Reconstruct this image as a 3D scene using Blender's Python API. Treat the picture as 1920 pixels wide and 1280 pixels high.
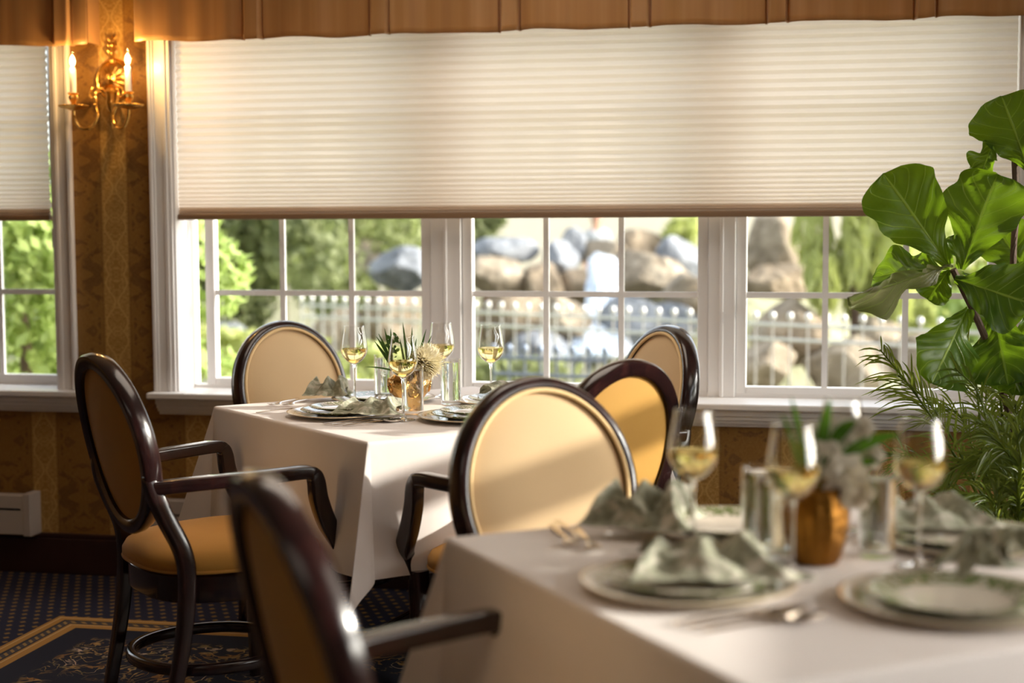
import bpy, math, random
from mathutils import Vector, Matrix, noise
PI = math.pi
sc = bpy.context.scene
col = sc.collection
for o in list(bpy.data.objects): bpy.data.objects.remove(o)

# ---------------------------------------------------------------- camera, world, sun, exposure
def make_camera():
    F, PITCH, ROLL, YAW = 2800.0, math.atan(215/2800), math.radians(-0.25), math.radians(11.5)
    f = Vector((0, math.cos(PITCH), -math.sin(PITCH)))
    u = Vector((0, math.sin(PITCH), math.cos(PITCH)))
    r = Vector((1, 0, 0))
    r2 = r*math.cos(ROLL)+u*math.sin(ROLL); u2 = u*math.cos(ROLL)-r*math.sin(ROLL)
    Z = Matrix.Rotation(YAW, 3, 'Z')
    r2, u2, f = Z@r2, Z@u2, Z@f
    cd = bpy.data.cameras.new('camera'); co = bpy.data.objects.new('camera', cd); col.objects.link(co)
    M = Matrix((r2, u2, -f)).transposed().to_4x4(); M.translation = Vector((0, 0, 1.30))
    co.matrix_world = M
    cd.sensor_width = 36; cd.lens = F*36/1920; cd.clip_start = .05; cd.clip_end = 300
    cd.dof.use_dof = True; cd.dof.focus_distance = 4.25; cd.dof.aperture_fstop = 1.75
    sc.camera = co
make_camera()
sc.view_settings.view_transform = 'Standard'; sc.view_settings.look = 'None'
sc.view_settings.gamma = 1; sc.view_settings.use_curve_mapping = False
sc.view_settings.exposure = 0.40
sc.cycles.max_bounces = 14; sc.cycles.transparent_max_bounces = 24
sc.cycles.transmission_bounces = 12; sc.cycles.diffuse_bounces = 5
sc.cycles.sample_clamp_indirect = 6

w = bpy.data.worlds.new('sky'); sc.world = w; w.use_nodes = True
nt = w.node_tree; bg = nt.nodes['Background']
sk = nt.nodes.new('ShaderNodeTexSky'); sk.sky_type = 'NISHITA'; sk.sun_disc = False
sk.sun_elevation = math.radians(28); sk.sun_rotation = math.radians(82); sk.air_density = 1.0; sk.dust_density = 3.0
hs = nt.nodes.new('ShaderNodeHueSaturation'); hs.inputs['Saturation'].default_value = .35
nt.links.new(sk.outputs[0], hs.inputs['Color']); nt.links.new(hs.outputs[0], bg.inputs[0]); bg.inputs[1].default_value = 0.58

def make_lights():
    az, el = math.radians(8), math.radians(17)
    s = Vector((math.cos(az)*math.cos(el), math.sin(az)*math.cos(el), math.sin(el)))
    l = bpy.data.lights.new('sun', 'SUN'); l.energy = 5.0; l.angle = math.radians(.6); l.color = (1, .93, .82)
    o = bpy.data.objects.new('sun', l); col.objects.link(o); o.location = (8, 3, 5)
    o.rotation_euler = s.to_track_quat('Z', 'Y').to_euler()
    for (x, y, e, sx) in ((-1.0, -.4, 5, 1.6), (-.9, 3.9, 12, 1.3), (1.7, 2.2, 7, 1.2)):  # unseen area lamps added below the ceiling as fill, no fixtures there
        a = bpy.data.lights.new('fill_light', 'AREA'); a.energy = e; a.size = sx; a.color = (1, .86, .72)
        o = bpy.data.objects.new('fill_light', a); col.objects.link(o); o.location = (x, y, 2.62)
make_lights()

# ---------------------------------------------------------------- node helpers
class NT:
    def __init__(s, name):
        s.m = bpy.data.materials.new(name); s.m.use_nodes = True; s.t = s.m.node_tree; s.t.nodes.clear()
        s.out = s.n('ShaderNodeOutputMaterial')
    def n(s, k, **kw):
        nd = s.t.nodes.new(k)
        for a, b in kw.items(): setattr(nd, a, b)
        return nd
    def put(s, sock, v):
        if isinstance(v, bpy.types.NodeSocket): s.t.links.new(v, sock)
        elif v is not None:
            if isinstance(v, tuple) and len(v) == 3 and sock.type == 'RGBA': v = (*v, 1)
            sock.default_value = v
    def math(s, op, a, b=None, c=None, clamp=False):
        nd = s.n('ShaderNodeMath', operation=op, use_clamp=clamp)
        s.put(nd.inputs[0], a)
        if b is not None: s.put(nd.inputs[1], b)
        if c is not None: s.put(nd.inputs[2], c)
        return nd.outputs[0]
    def xyz(s, v):
        nd = s.n('ShaderNodeSeparateXYZ'); s.put(nd.inputs[0], v); return nd.outputs
    def comb(s, x, y, z):
        nd = s.n('ShaderNodeCombineXYZ'); s.put(nd.inputs[0], x); s.put(nd.inputs[1], y); s.put(nd.inputs[2], z); return nd.outputs[0]
    def obj(s): return s.n('ShaderNodeTexCoord').outputs['Object']
    def uv(s): return s.n('ShaderNodeTexCoord').outputs['UV']
    def noise(s, v, scale=5, detail=3, rough=.5, dist=0):
        nd = s.n('ShaderNodeTexNoise'); s.put(nd.inputs['Vector'], v); nd.inputs['Scale'].default_value = scale
        nd.inputs['Detail'].default_value = detail; nd.inputs['Roughness'].default_value = rough; nd.inputs['Distortion'].default_value = dist
        return nd.outputs[0]
    def ramp(s, f, stops, interp='LINEAR'):
        nd = s.n('ShaderNodeValToRGB'); s.put(nd.inputs[0], f); cr = nd.color_ramp; cr.interpolation = interp
        while len(cr.elements) > 1: cr.elements.remove(cr.elements[-1])
        cr.elements[0].position = stops[0][0]; cr.elements[0].color = (*stops[0][1], 1)
        for p, c in stops[1:]:
            e = cr.elements.new(p); e.color = (*c, 1)
        return nd.outputs[0]
    def mixc(s, f, a, b, mode='MIX'):
        nd = s.n('ShaderNodeMix', data_type='RGBA', blend_type=mode)
        s.put(nd.inputs[0], f); s.put(nd.inputs[6], a); s.put(nd.inputs[7], b); return nd.outputs[2]
    def step(s, v, e, soft=.01):   # smooth step at e
        nd = s.n('ShaderNodeMapRange', clamp=True); s.put(nd.inputs[0], v)
        nd.inputs[1].default_value = e-soft; nd.inputs[2].default_value = e+soft; return nd.outputs[0]
    def bump(s, h, dist=.01, st=1):
        nd = s.n('ShaderNodeBump'); s.put(nd.inputs['Height'], h); nd.inputs['Distance'].default_value = dist; nd.inputs['Strength'].default_value = st
        return nd.outputs[0]
    def bsdf(s, color, rough=.5, metal=0, normal=None, **kw):
        p = s.n('ShaderNodeBsdfPrincipled'); s.put(p.inputs['Base Color'], color); s.put(p.inputs['Roughness'], rough)
        s.put(p.inputs['Metallic'], metal)
        if normal is not None: s.put(p.inputs['Normal'], normal)
        for k, v in kw.items(): s.put(p.inputs[k.replace('_', ' ')], v)
        return p.outputs[0]
    def shader(s, k, **kw):
        nd = s.n(k)
        for a, b in kw.items(): s.put(nd.inputs[a], b)
        return nd.outputs[0]
    def mix(s, f, a, b):
        nd = s.n('ShaderNodeMixShader'); s.put(nd.inputs[0], f); s.put(nd.inputs[1], a); s.put(nd.inputs[2], b); return nd.outputs[0]
    def end(s, sh):
        s.t.links.new(sh, s.out.inputs[0]); return s.m
    def col_id(s, lo, hi):      # slight colour variation from noise
        return None

def mat(name, c, rough=.5, metal=0, bump=None, var=None, **kw):
    N = NT(name); v = N.obj(); color = c
    if var: color = N.mixc(N.noise(v, var[0], 4), tuple(x*(1-var[1]) for x in c), tuple(min(1, x*(1+var[1])) for x in c))
    nm = N.bump(N.noise(v, bump[0], 4), bump[1]) if bump else None
    return N.end(N.bsdf(color, rough, metal, nm, **kw))

M = {}
M['white'] = mat('white painted wood', (.86, .84, .83), .35, bump=(30, .0006))
M['trimwhite'] = mat('white satin trim', (.84, .815, .80), .3)
M['plaster'] = mat('cream plaster', (.62, .50, .36), .8, bump=(60, .001))
M['ceiling'] = mat('ceiling paint', (.70, .64, .56), .9)
M['dark_base'] = mat('dark mahogany baseboard', (.035, .012, .010), .4, var=(8, .4))
M['heater'] = mat('heater enamel', (.55, .50, .46), .4)
M['gold'] = mat('polished brass', (.72, .42, .11), .28, 1, bump=(90, .0015), var=(30, .3))
M['vasegold'] = mat('gilded ceramic', (.66, .40, .14), .25, 1, bump=(55, .005), var=(20, .25))
M['oldgold'] = mat('antique gold leaf', (.24, .105, .018), .42, 1, bump=(50, .004), var=(20, .3))
M['candle'] = mat('cream candle sleeve', (.80, .74, .68), .35)
M['steel'] = mat('polished flatware', (.75, .68, .60), .14, 1)
M['seatfab'] = None
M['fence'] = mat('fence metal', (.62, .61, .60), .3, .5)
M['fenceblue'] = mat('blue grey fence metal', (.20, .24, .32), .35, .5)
M['soil'] = mat('potting soil', (.03, .02, .015), .9)
M['pot'] = mat('glazed pot', (.25, .22, .2), .4)
M['stemgreen'] = mat('plant stem', (.10, .16, .04), .5)
M['bark'] = mat('brown bark', (.10, .06, .04), .8, bump=(40, .004), var=(12, .4))

def m_wood():
    N = NT('dark cherry lacquer'); v = N.obj(); sx = N.xyz(v)
    g = N.noise(N.comb(N.math('MULTIPLY', sx[0], 14), N.math('MULTIPLY', sx[1], 14), N.math('MULTIPLY', sx[2], 3)), 3, 5, .6, .6)
    c = N.ramp(g, [(.3, (.008, .003, .004)), (.55, (.020, .006, .006)), (.8, (.050, .014, .012))])
    return N.end(N.bsdf(c, .22, 0, None, Coat_Weight=.6, Coat_Roughness=.12))
M['wood'] = m_wood()
def m_fab(name, c1, c2, rough=.85):
    N = NT(name); v = N.obj(); n1 = N.noise(v, 5, 3); n2 = N.noise(v, 350, 2)
    c = N.mixc(n1, c1, c2)
    return N.end(N.bsdf(c, rough, 0, N.bump(n2, .0006, .6), Sheen_Weight=.05))
M['seat'] = m_fab('golden velvet upholstery', (.46, .215, .035), (.56, .28, .055))
M['backfab'] = m_fab('tan gold upholstery', (.60, .425, .235), (.67, .485, .285))
M['backpanel'] = m_fab('ochre moire back panel', (.42, .21, .03), (.52, .28, .05), .7)
M['piping'] = m_fab('pale gold piping', (.78, .56, .28), (.82, .60, .32))
def m_cloth():
    N = NT('white linen'); v = N.obj(); n1 = N.noise(v, 7, 3, .5, .3); n2 = N.noise(v, 500, 2)
    b = N.math('ADD', N.math('MULTIPLY', n1, .6), N.math('MULTIPLY', n2, .03))
    return N.end(N.bsdf((.80, .735, .71), .75, 0, N.bump(b, .010, .5), Sheen_Weight=.2))
M['cloth'] = m_cloth()
def m_napkin():
    N = NT('sage floral napkin'); v = N.obj()
    n1 = N.noise(v, 28, 4, .55, 1.2); n2 = N.noise(v, 11, 2)
    c = N.ramp(n1, [(.35, (.17, .17, .11)), (.48, (.30, .31, .22)), (.55, (.44, .43, .33)), (.64, (.70, .66, .56))])
    c = N.mixc(N.math('MULTIPLY', n2, .5), c, (.32, .32, .24))
    return N.end(N.bsdf(c, .7, 0, N.bump(N.noise(v, 400, 2), .0008)))
M['napkin'] = m_napkin()
def m_plate(name, kind):
    # object coords: radial pattern in own local frame
    N = NT(name); v = N.obj(); s = N.xyz(v)
    r = N.math('SQRT', N.math('ADD', N.math('MULTIPLY', s[0], s[0]), N.math('MULTIPLY', s[1], s[1])))
    cream = (.76, .68, .58)
    if kind == 'charger':
        band = N.math('MULTIPLY', N.step(r, .118, .003), N.math('SUBTRACT', 1, N.step(r, .142, .003)))
        leaf = N.step(N.noise(v, 45, 3, .6, 1.5), .50, .03)
        c = N.mixc(N.math('MULTIPLY', band, leaf), cream, (.36, .35, .19))
        edge = N.step(r, .158, .001); c = N.mixc(edge, c, (.62, .48, .30))
    elif kind == 'dinner':
        band = N.step(r, .082, .003)
        leaf = N.step(N.noise(v, 55, 3, .6, 1.5), .46, .03)
        c = N.mixc(N.math('MULTIPLY', band, leaf), cream, (.16, .20, .07))
    else:
        band = N.step(r, .062, .003)
        leaf = N.step(N.noise(v, 60, 3, .6, 1.5), .44, .04)
        c = N.mixc(N.math('MULTIPLY', band, leaf), cream, (.20, .22, .10))
    return N.end(N.bsdf(c, .12, 0, None, Coat_Weight=.4, Coat_Roughness=.05))
M['charger'] = m_plate('cream charger glaze', 'charger')
M['dinner'] = m_plate('green banded glaze', 'dinner')
M['salad'] = m_plate('leafy salad plate glaze', 'salad')
def m_thinglass(name, tint=(1, 1, 1), boost=1.0, rough=0):
    N = NT(name); fr = N.n('ShaderNodeLayerWeight'); fr.inputs[0].default_value = .5
    f = N.math('MULTIPLY', N.math('ADD', N.math('MULTIPLY', N.math('POWER', fr.outputs['Facing'], 3.6), .85), .035), boost, clamp=True)
    return N.end(N.mix(f, N.shader('ShaderNodeBsdfTransparent', Color=tint), N.shader('ShaderNodeBsdfGlossy', Color=(1, 1, 1), Roughness=rough)))
M['pane'] = m_thinglass('window glass', (.97, .98, .97), .7)
M['bowl'] = m_thinglass('crystal bowl', (.985, .985, .98), 1.25)
N = NT('solid crystal'); M['crystal'] = N.end(N.shader('ShaderNodeBsdfGlass', Color=(1, 1, 1), Roughness=0, IOR=1.5))
N = NT('white wine'); M['wine'] = N.end(N.shader('ShaderNodeBsdfGlass', Color=(.97, .88, .58), Roughness=0, IOR=1.34))
N = NT('drinking water'); M['water'] = N.end(N.shader('ShaderNodeBsdfGlass', Color=(.97, .98, .98), Roughness=0, IOR=1.33))
def m_shade():
    N = NT('cream cellular shade fabric')
    d = N.shader('ShaderNodeBsdfDiffuse', Color=(.80, .74, .66)); t = N.shader('ShaderNodeBsdfTranslucent', Color=(.90, .79, .67))
    return N.end(N.mix(.55, d, t))
M['shade'] = m_shade()
M['shaderail'] = mat('taupe bottom rail', (.24, .145, .08), .5)
def m_valance():
    N = NT('copper silk'); v = N.obj(); s = N.xyz(v)
    st = N.noise(N.comb(N.math('MULTIPLY', s[0], 1), 0, 0), 26, 2)
    c = N.ramp(st, [(.3, (.42, .225, .08)), (.5, (.50, .28, .10)), (.7, (.57, .335, .135))])
    fine = N.noise(N.comb(N.math('MULTIPLY', s[0], 30), N.math('MULTIPLY', s[1], 30), N.math('MULTIPLY', s[2], 400)), 1, 2)
    p = N.bsdf(c, .38, 0, N.bump(fine, .001, .3), Sheen_Weight=.3)
    t = N.shader('ShaderNodeBsdfTranslucent', Color=(.70, .36, .12))
    return N.end(N.mix(.35, p, t))
M['valance'] = m_valance()
def m_wallpaper():
    N = NT('gold damask wallpaper'); v = N.obj(); s = N.xyz(v)
    per = .31
    x = N.math('ADD', s[0], 2.538+per*20.5)
    u = N.math('ABSOLUTE', N.math('SUBTRACT', N.math('MODULO', x, per), per/2))   # 0 at stripe centre
    zz = N.math('PINGPONG', N.math('ADD', s[2], 10.0), .21)
    stripe = N.math('SUBTRACT', 1, N.step(u, .050, .002))
    edge = N.math('SUBTRACT', 1, N.step(N.math('ABSOLUTE', N.math('SUBTRACT', u, .054)), .003, .0015))
    P = N.comb(u, zz, 0)
    n1 = N.noise(P, 34, 3, .6, 2.6)
    scroll = N.math('SUBTRACT', 1, N.step(N.math('ABSOLUTE', N.math('SUBTRACT', n1, .5)), .028, .014))
    n2 = N.noise(P, 17, 3, .55, 1.5)
    blot = N.step(n2, .53, .02)
    sway = N.math('MULTIPLY', N.math('SINE', N.math('MULTIPLY', zz, 44)), .018)
    vine = N.math('SUBTRACT', 1, N.step(N.math('ABSOLUTE', N.math('SUBTRACT', u, N.math('ADD', sway, .024))), .003, .002))
    base = N.mixc(stripe, (.27, .13, .024), (.36, .195, .045))
    c = N.mixc(N.math('MULTIPLY', N.math('MULTIPLY', blot, N.math('SUBTRACT', 1, stripe)), .8), base, (.15, .065, .014))
    c = N.mixc(N.math('MULTIPLY', edge, .6), c, (.22, .10, .02))
    orn = N.math('MULTIPLY', stripe, N.math('MAXIMUM', scroll, vine))
    c = N.mixc(N.math('MULTIPLY', orn, .55), c, (.74, .48, .17))
    c = N.mixc(N.math('MULTIPLY', N.math('MULTIPLY', scroll, N.math('SUBTRACT', 1, stripe)), .25), c, (.46, .27, .08))
    rough = N.math('SUBTRACT', .55, N.math('MULTIPLY', orn, .18))
    return N.end(N.bsdf(c, rough))
M['wallpaper'] = m_wallpaper()
def m_carpet():
    N = NT('navy patterned carpet'); v = N.obj(); s = N.xyz(v)
    # inside rug border: x > -2.483, y < 4.54 ; distance inside the border corner
    d = N.math('MINIMUM', N.math('ADD', s[0], 2.483), N.math('SUBTRACT', 4.54, s[1]))
    ax = N.math('DIVIDE', N.math('ADD', s[0], 20), .046); ay = N.math('DIVIDE', N.math('ADD', s[1], 20), .046)
    row = N.math('FLOOR', ay); off = N.math('MULTIPLY', N.math('MODULO', row, 2), .5)
    fx = N.math('SUBTRACT', N.math('FRACT', N.math('ADD', ax, off)), .5); fy = N.math('SUBTRACT', N.math('FRACT', ay), .5)
    dd = N.math('ADD', N.math('ABSOLUTE', fx), N.math('ABSOLUTE', fy))
    dots = N.math('SUBTRACT', 1, N.step(dd, .25, .05))
    field = N.mixc(dots, (.006, .007, .028), (.26, .14, .035))
    # border
    def band(a, b): return N.math('MULTIPLY', N.step(d, a, .001), N.math('SUBTRACT', 1, N.step(d, b, .001)))
    c = field
    c = N.mixc(N.step(d, 0, .001), c, (.004, .005, .018))
    n1 = N.noise(v, 9, 2, .5, 1.6)
    scr = N.math('SUBTRACT', 1, N.step(N.math('ABSOLUTE', N.math('SUBTRACT', n1, .5)), .018, .008))
    msk = N.math('MULTIPLY', N.step(N.noise(v, 3.0, 1), .46, .05), N.step(d, .24, .02))
    n3 = N.noise(v, 24, 2, .5, 1)
    leafc = N.ramp(N.noise(v, 13, 1), [(.4, (.36, .17, .04)), (.5, (.50, .30, .10)), (.6, (.22, .16, .06)), (.66, (.60, .42, .28))])
    c = N.mixc(N.math('MULTIPLY', scr, msk), c, leafc)
    blob = N.math('MULTIPLY', N.step(n3, .60, .02), N.math('MULTIPLY', msk, .7))
    c = N.mixc(blob, c, leafc)
    for a, b, cc in ((0, .04, (.40, .20, .04)), (.012, .017, (.62, .42, .18)), (.04, .05, (.02, .02, .03)), (.05, .075, (.06, .05, .05)), (.075, .082, (.02, .02, .03)), (.082, .125, (.42, .21, .045)), (.09, .095, (.62, .42, .18))):
        c = N.mixc(band(a, b), c, cc)
    w1 = N.math('SINE', N.math('MULTIPLY', N.math('ADD', s[0], s[1]), 170))
    c = N.mixc(N.math('MULTIPLY', band(.052, .073), N.step(w1, .2, .2)), c, (.34, .20, .06))
    pile = N.noise(v, 600, 2)
    return N.end(N.bsdf(c, .95, 0, N.bump(pile, .003, .5)))
M['carpet'] = m_carpet()
def m_leaf(name, c1, c2, tr, veins=True, rough=.32, through=.46):
    N = NT(name); u = N.uv(); s = N.xyz(u); v = N.obj()
    c = N.mixc(N.noise(v, 14, 3), c1, c2)
    h = N.noise(v, 30, 3)
    if veins:
        av = N.math('ABSOLUTE', s[1])      # v in -1..1 across
        mid = N.math('SUBTRACT', 1, N.step(av, .03, .012))
        sd = N.math('FRACT', N.math('MULTIPLY', N.math('SUBTRACT', s[0], N.math('MULTIPLY', av, .30)), 6.5))
        side = N.math('SUBTRACT', 1, N.step(N.math('ABSOLUTE', N.math('SUBTRACT', sd, .5)), .035, .025))
        vein = N.math('MAXIMUM', mid, N.math('MULTIPLY', side, .7))
        c = N.mixc(vein, c, (.26, .34, .07)); h = N.math('SUBTRACT', N.math('MULTIPLY', h, .3), vein)
    p = N.bsdf(c, rough, 0, N.bump(h, .004, .7), Specular_IOR_Level=.32)
    t = N.shader('ShaderNodeBsdfTranslucent', Color=tr)
    return N.end(N.mix(through, p, t))
M['figleaf'] = m_leaf('fiddle leaf', (.012, .040, .005), (.030, .075, .010), (.25, .42, .015), rough=.36)
M['figdry'] = m_leaf('pale leaf underside', (.12, .12, .05), (.20, .18, .10), (.14, .20, .04))
M['palmleaf'] = m_leaf('palm leaflet', (.030, .060, .008), (.11, .15, .02), (.34, .40, .05), False, .25)
M['bladeleaf'] = m_leaf('dark palm blade', (.03, .07, .02), (.06, .11, .03), (.08, .16, .03), False, .3)
M['petal'] = m_leaf('cream petal', (.86, .80, .62), (.92, .88, .74), (.85, .78, .55), False, .6, .3)
M['petalwhite'] = m_leaf('white petal', (.80, .77, .70), (.88, .85, .80), (.7, .66, .58), False, .6, .22)

# ---------------------------------------------------------------- geometry helpers
class MB:
    def __init__(s): s.v = []; s.f = []; s.uv = {}
    def add(s, vs, fs):
        b = len(s.v); s.v += [tuple(p) for p in vs]; s.f += [tuple(b+i for i in f) for f in fs]; return b
    def box(s, x0, x1, y0, y1, z0, z1):
        s.add([(x0,y0,z0),(x1,y0,z0),(x1,y1,z0),(x0,y1,z0),(x0,y0,z1),(x1,y0,z1),(x1,y1,z1),(x0,y1,z1)],
              [(0,3,2,1),(4,5,6,7),(0,1,5,4),(1,2,6,5),(2,3,7,6),(3,0,4,7)]); return s
    def lathe(s, prof, seg=48, c=(0,0,0), flute=0, fn=0):
        vs = []; fs = []; n = len(prof)
        for i, (r, z) in enumerate(prof):
            for k in range(seg):
                a = 2*PI*k/seg; rr = r*(1+flute*math.cos(fn*a)) if fn else r
                vs.append((c[0]+rr*math.cos(a), c[1]+rr*math.sin(a), c[2]+z))
        for i in range(n-1):
            for k in range(seg):
                k2 = (k+1) % seg
                fs.append((i*seg+k, i*seg+k2, (i+1)*seg+k2, (i+1)*seg+k))
        if prof[0][0] > 1e-6: fs.append(tuple(range(seg))[::-1])
        if prof[-1][0] > 1e-6: fs.append(tuple((n-1)*seg+k for k in range(seg)))
        s.add(vs, fs); return s
    def sweep(s, path, sec, up=(0,0,1), closed=False, scale=None, cap=True):
        """sec: list of 2D (side, up) points; up: reference vector or list"""
        n = len(path); m = len(sec); P = [Vector(p) for p in path]; vs = []; fs = []
        for i in range(n):
            if closed: t = P[(i+1) % n]-P[i-1]
            else: t = P[min(i+1, n-1)]-P[max(i-1, 0)]
            t.normalize(); U = Vector(up[i]) if isinstance(up, list) else Vector(up)
            sd = t.cross(U)
            if sd.length < 1e-5: sd = t.cross(Vector((1, 0.01, 0)))
            sd.normalize(); uu = sd.cross(t).normalized()
            k = scale[i] if scale else 1
            k = (k, k) if not isinstance(k, tuple) else k
            for a, b in sec: vs.append(P[i]+sd*a*k[0]+uu*b*k[1])
        for i in range(n if closed else n-1):
            j = (i+1) % n
            for q in range(m):
                q2 = (q+1) % m; fs.append((i*m+q, i*m+q2, j*m+q2, j*m+q))
        if not closed and cap:
            fs.append(tuple(range(m))[::-1]); fs.append(tuple((n-1)*m+q for q in range(m)))
        s.add(vs, fs); return s
    def tube(s, path, r, seg=10, closed=False, up=(0,0,1)):
        rs = r if isinstance(r, list) else [r]*len(path)
        sec = [(math.cos(2*PI*k/seg), math.sin(2*PI*k/seg)) for k in range(seg)]
        return s.sweep(path, sec, up, closed, rs)
    def grid(s, fn, nu, nv, uv=None):
        b = len(s.v)
        for i in range(nu):
            for j in range(nv):
                s.v.append(tuple(fn(i/(nu-1), j/(nv-1))))
                if uv: s.uv[b+i*nv+j] = uv(i/(nu-1), j/(nv-1))
        for i in range(nu-1):
            for j in range(nv-1):
                a = b+i*nv+j; s.f.append((a, a+nv, a+nv+1, a+1))
        return s
    def obj(s, name, m, parent=None, smooth=True, loc=None, rotz=0, bevel=0, angle=.7, subsurf=0, solid=0):
        me = bpy.data.meshes.new(name); me.from_pydata(s.v, [], s.f); me.update()
        if m: me.materials.append(m)
        if s.uv:
            L = me.uv_layers.new(name='UVMap')
            for lp in me.loops: L.data[lp.index].uv = s.uv.get(lp.vertex_index, (0, 0))
        o = bpy.data.objects.new(name, me); col.objects.link(o)
        if smooth:
            me.polygons.foreach_set('use_smooth', [True]*len(me.polygons))
            if angle: me.set_sharp_from_angle(angle=angle)
        if loc: o.location = loc
        o.rotation_euler = (0, 0, rotz)
        if parent: o.parent = parent
        if solid:
            d = o.modifiers.new('solid', 'SOLIDIFY'); d.thickness = solid; d.offset = 0
        if subsurf:
            d = o.modifiers.new('sub', 'SUBSURF'); d.levels = subsurf; d.render_levels = subsurf
        if bevel:
            d = o.modifiers.new('bev', 'BEVEL'); d.width = bevel; d.segments = 3; d.limit_method = 'ANGLE'
        return o
def rrect(w, h, r, n=3):
    pts = []
    for cx, cy, a0 in ((w/2-r, h/2-r, 0), (-w/2+r, h/2-r, 90), (-w/2+r, -h/2+r, 180), (w/2-r, -h/2+r, 270)):
        for k in range(n+1):
            a = math.radians(a0+90*k/n); pts.append((cx+r*math.cos(a), cy+r*math.sin(a)))
    return pts
def spline(pts, n=8):
    P = [Vector(p) for p in pts]; out = []
    for i in range(len(P)-1):
        p0 = P[max(i-1, 0)]; p1 = P[i]; p2 = P[i+1]; p3 = P[min(i+2, len(P)-1)]
        for k in range(n):
            t = k/n
            out.append(.5*((2*p1)+(-p0+p2)*t+(2*p0-5*p1+4*p2-p3)*t*t+(-p0+3*p1-3*p2+p3)*t**3))
    out.append(P[-1]); return out
def tag(o, label=None, cat=None, group=None, kind=None):
    if label: o['label'] = label
    if cat: o['category'] = cat
    if group: o['group'] = group
    if kind: o['kind'] = kind
    return o
def thing(name, label, cat, loc=(0,0,0), rotz=0, group=None):
    o = bpy.data.objects.new(name, None); col.objects.link(o); o.location = loc; o.rotation_euler = (0, 0, rotz)
    o.empty_display_size = .05
    return tag(o, label, cat, group)
def dup(root, loc, rotz, label, group=None, scale=None):
    r = root.copy(); col.objects.link(r); r.location = loc; r.rotation_euler = (0, 0, rotz); r['label'] = label
    if group: r['group'] = group
    if scale: r.scale = scale
    for ch in list(root.children):
        c = ch.copy(); col.objects.link(c); c.parent = r
        for g in list(ch.children):
            d = g.copy(); col.objects.link(d); d.parent = c
    return r
def struct(name, mb, m, parent=None, **kw):
    o = mb.obj(name, m, parent, smooth=kw.pop('smooth', False), **kw)
    if not parent: o['kind'] = 'structure'
    return o

# ---------------------------------------------------------------- room shell
YW = 5.13; XR = 3.0; XL = -4.6; YB = -2.6; ZC = 2.7; WT = .20
W1 = (-2.307, .650, .675, 2.12); W2 = (-4.45, -2.780, .675, 2.12)
fl = MB(); fl.box(XL-.2, XR+.2, YB-.2, YW+.02, -.1, 0)
struct('floor', fl, M['carpet'])
cl = MB(); cl.box(XL-.2, XR+.2, YB-.2, YW+WT, ZC, ZC+.1); struct('ceiling', cl, M['ceiling'])
wb = MB()
def wallx(x0, x1, z0, z1): wb.box(x0, x1, YW, YW+WT, z0, z1)
wallx(XL-.2, XR+.2, -.1, .675); wallx(XL-.2, XR+.2, 2.12, ZC)
wallx(XL-.2, W2[0], .675, 2.12); wallx(W2[1], W1[0], .675, 2.12); wallx(W1[1], XR+.2, .675, 2.12)
struct('wall_back', wb, M['wallpaper'])
wr = MB()
def wally(y0, y1, z0, z1): wr.box(XR, XR+.12, y0, y1, z0, z1)
wally(YB, YW+WT, -.1, .70); wally(YB, YW+WT, 2.30, ZC)
wally(YB, -.4, .70, 2.30); wally(4.41, 4.53, .70, 2.30); wally(5.02, YW+WT, .70, 2.30)
wally(-.4, 1.0, .70, 1.709); wally(1.0, 4.41, .70, 1.02); wally(1.0, 4.41, 1.48, 1.709); wally(4.53, 5.02, .70, 1.709); wally(-.4, .9, 1.709, 2.30)
wr.box(XR+.03, XR+.09, -.4, 5.02, 1.834, 1.929)
for y in (.6, 1.62): wr.box(XR+.03, XR+.09, y, y+.10, 1.70, 2.30)
struct('wall_right', wr, M['plaster'])
wl = MB(); wl.box(XL-.12, XL, YB, YW+WT, -.1, ZC); struct('wall_left', wl, M['wallpaper'])
wk = MB(); wk.box(XL, XR, YB-.12, YB, -.1, ZC); struct('wall_front', wk, M['plaster'])
bb = MB(); bb.box(XL, XR, YW-.022, YW, 0, .135); bb.box(XL, XR, YW-.014, YW, .135, .153)
struct('baseboard_back', bb, M['dark_base'], bevel=.004)

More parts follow.
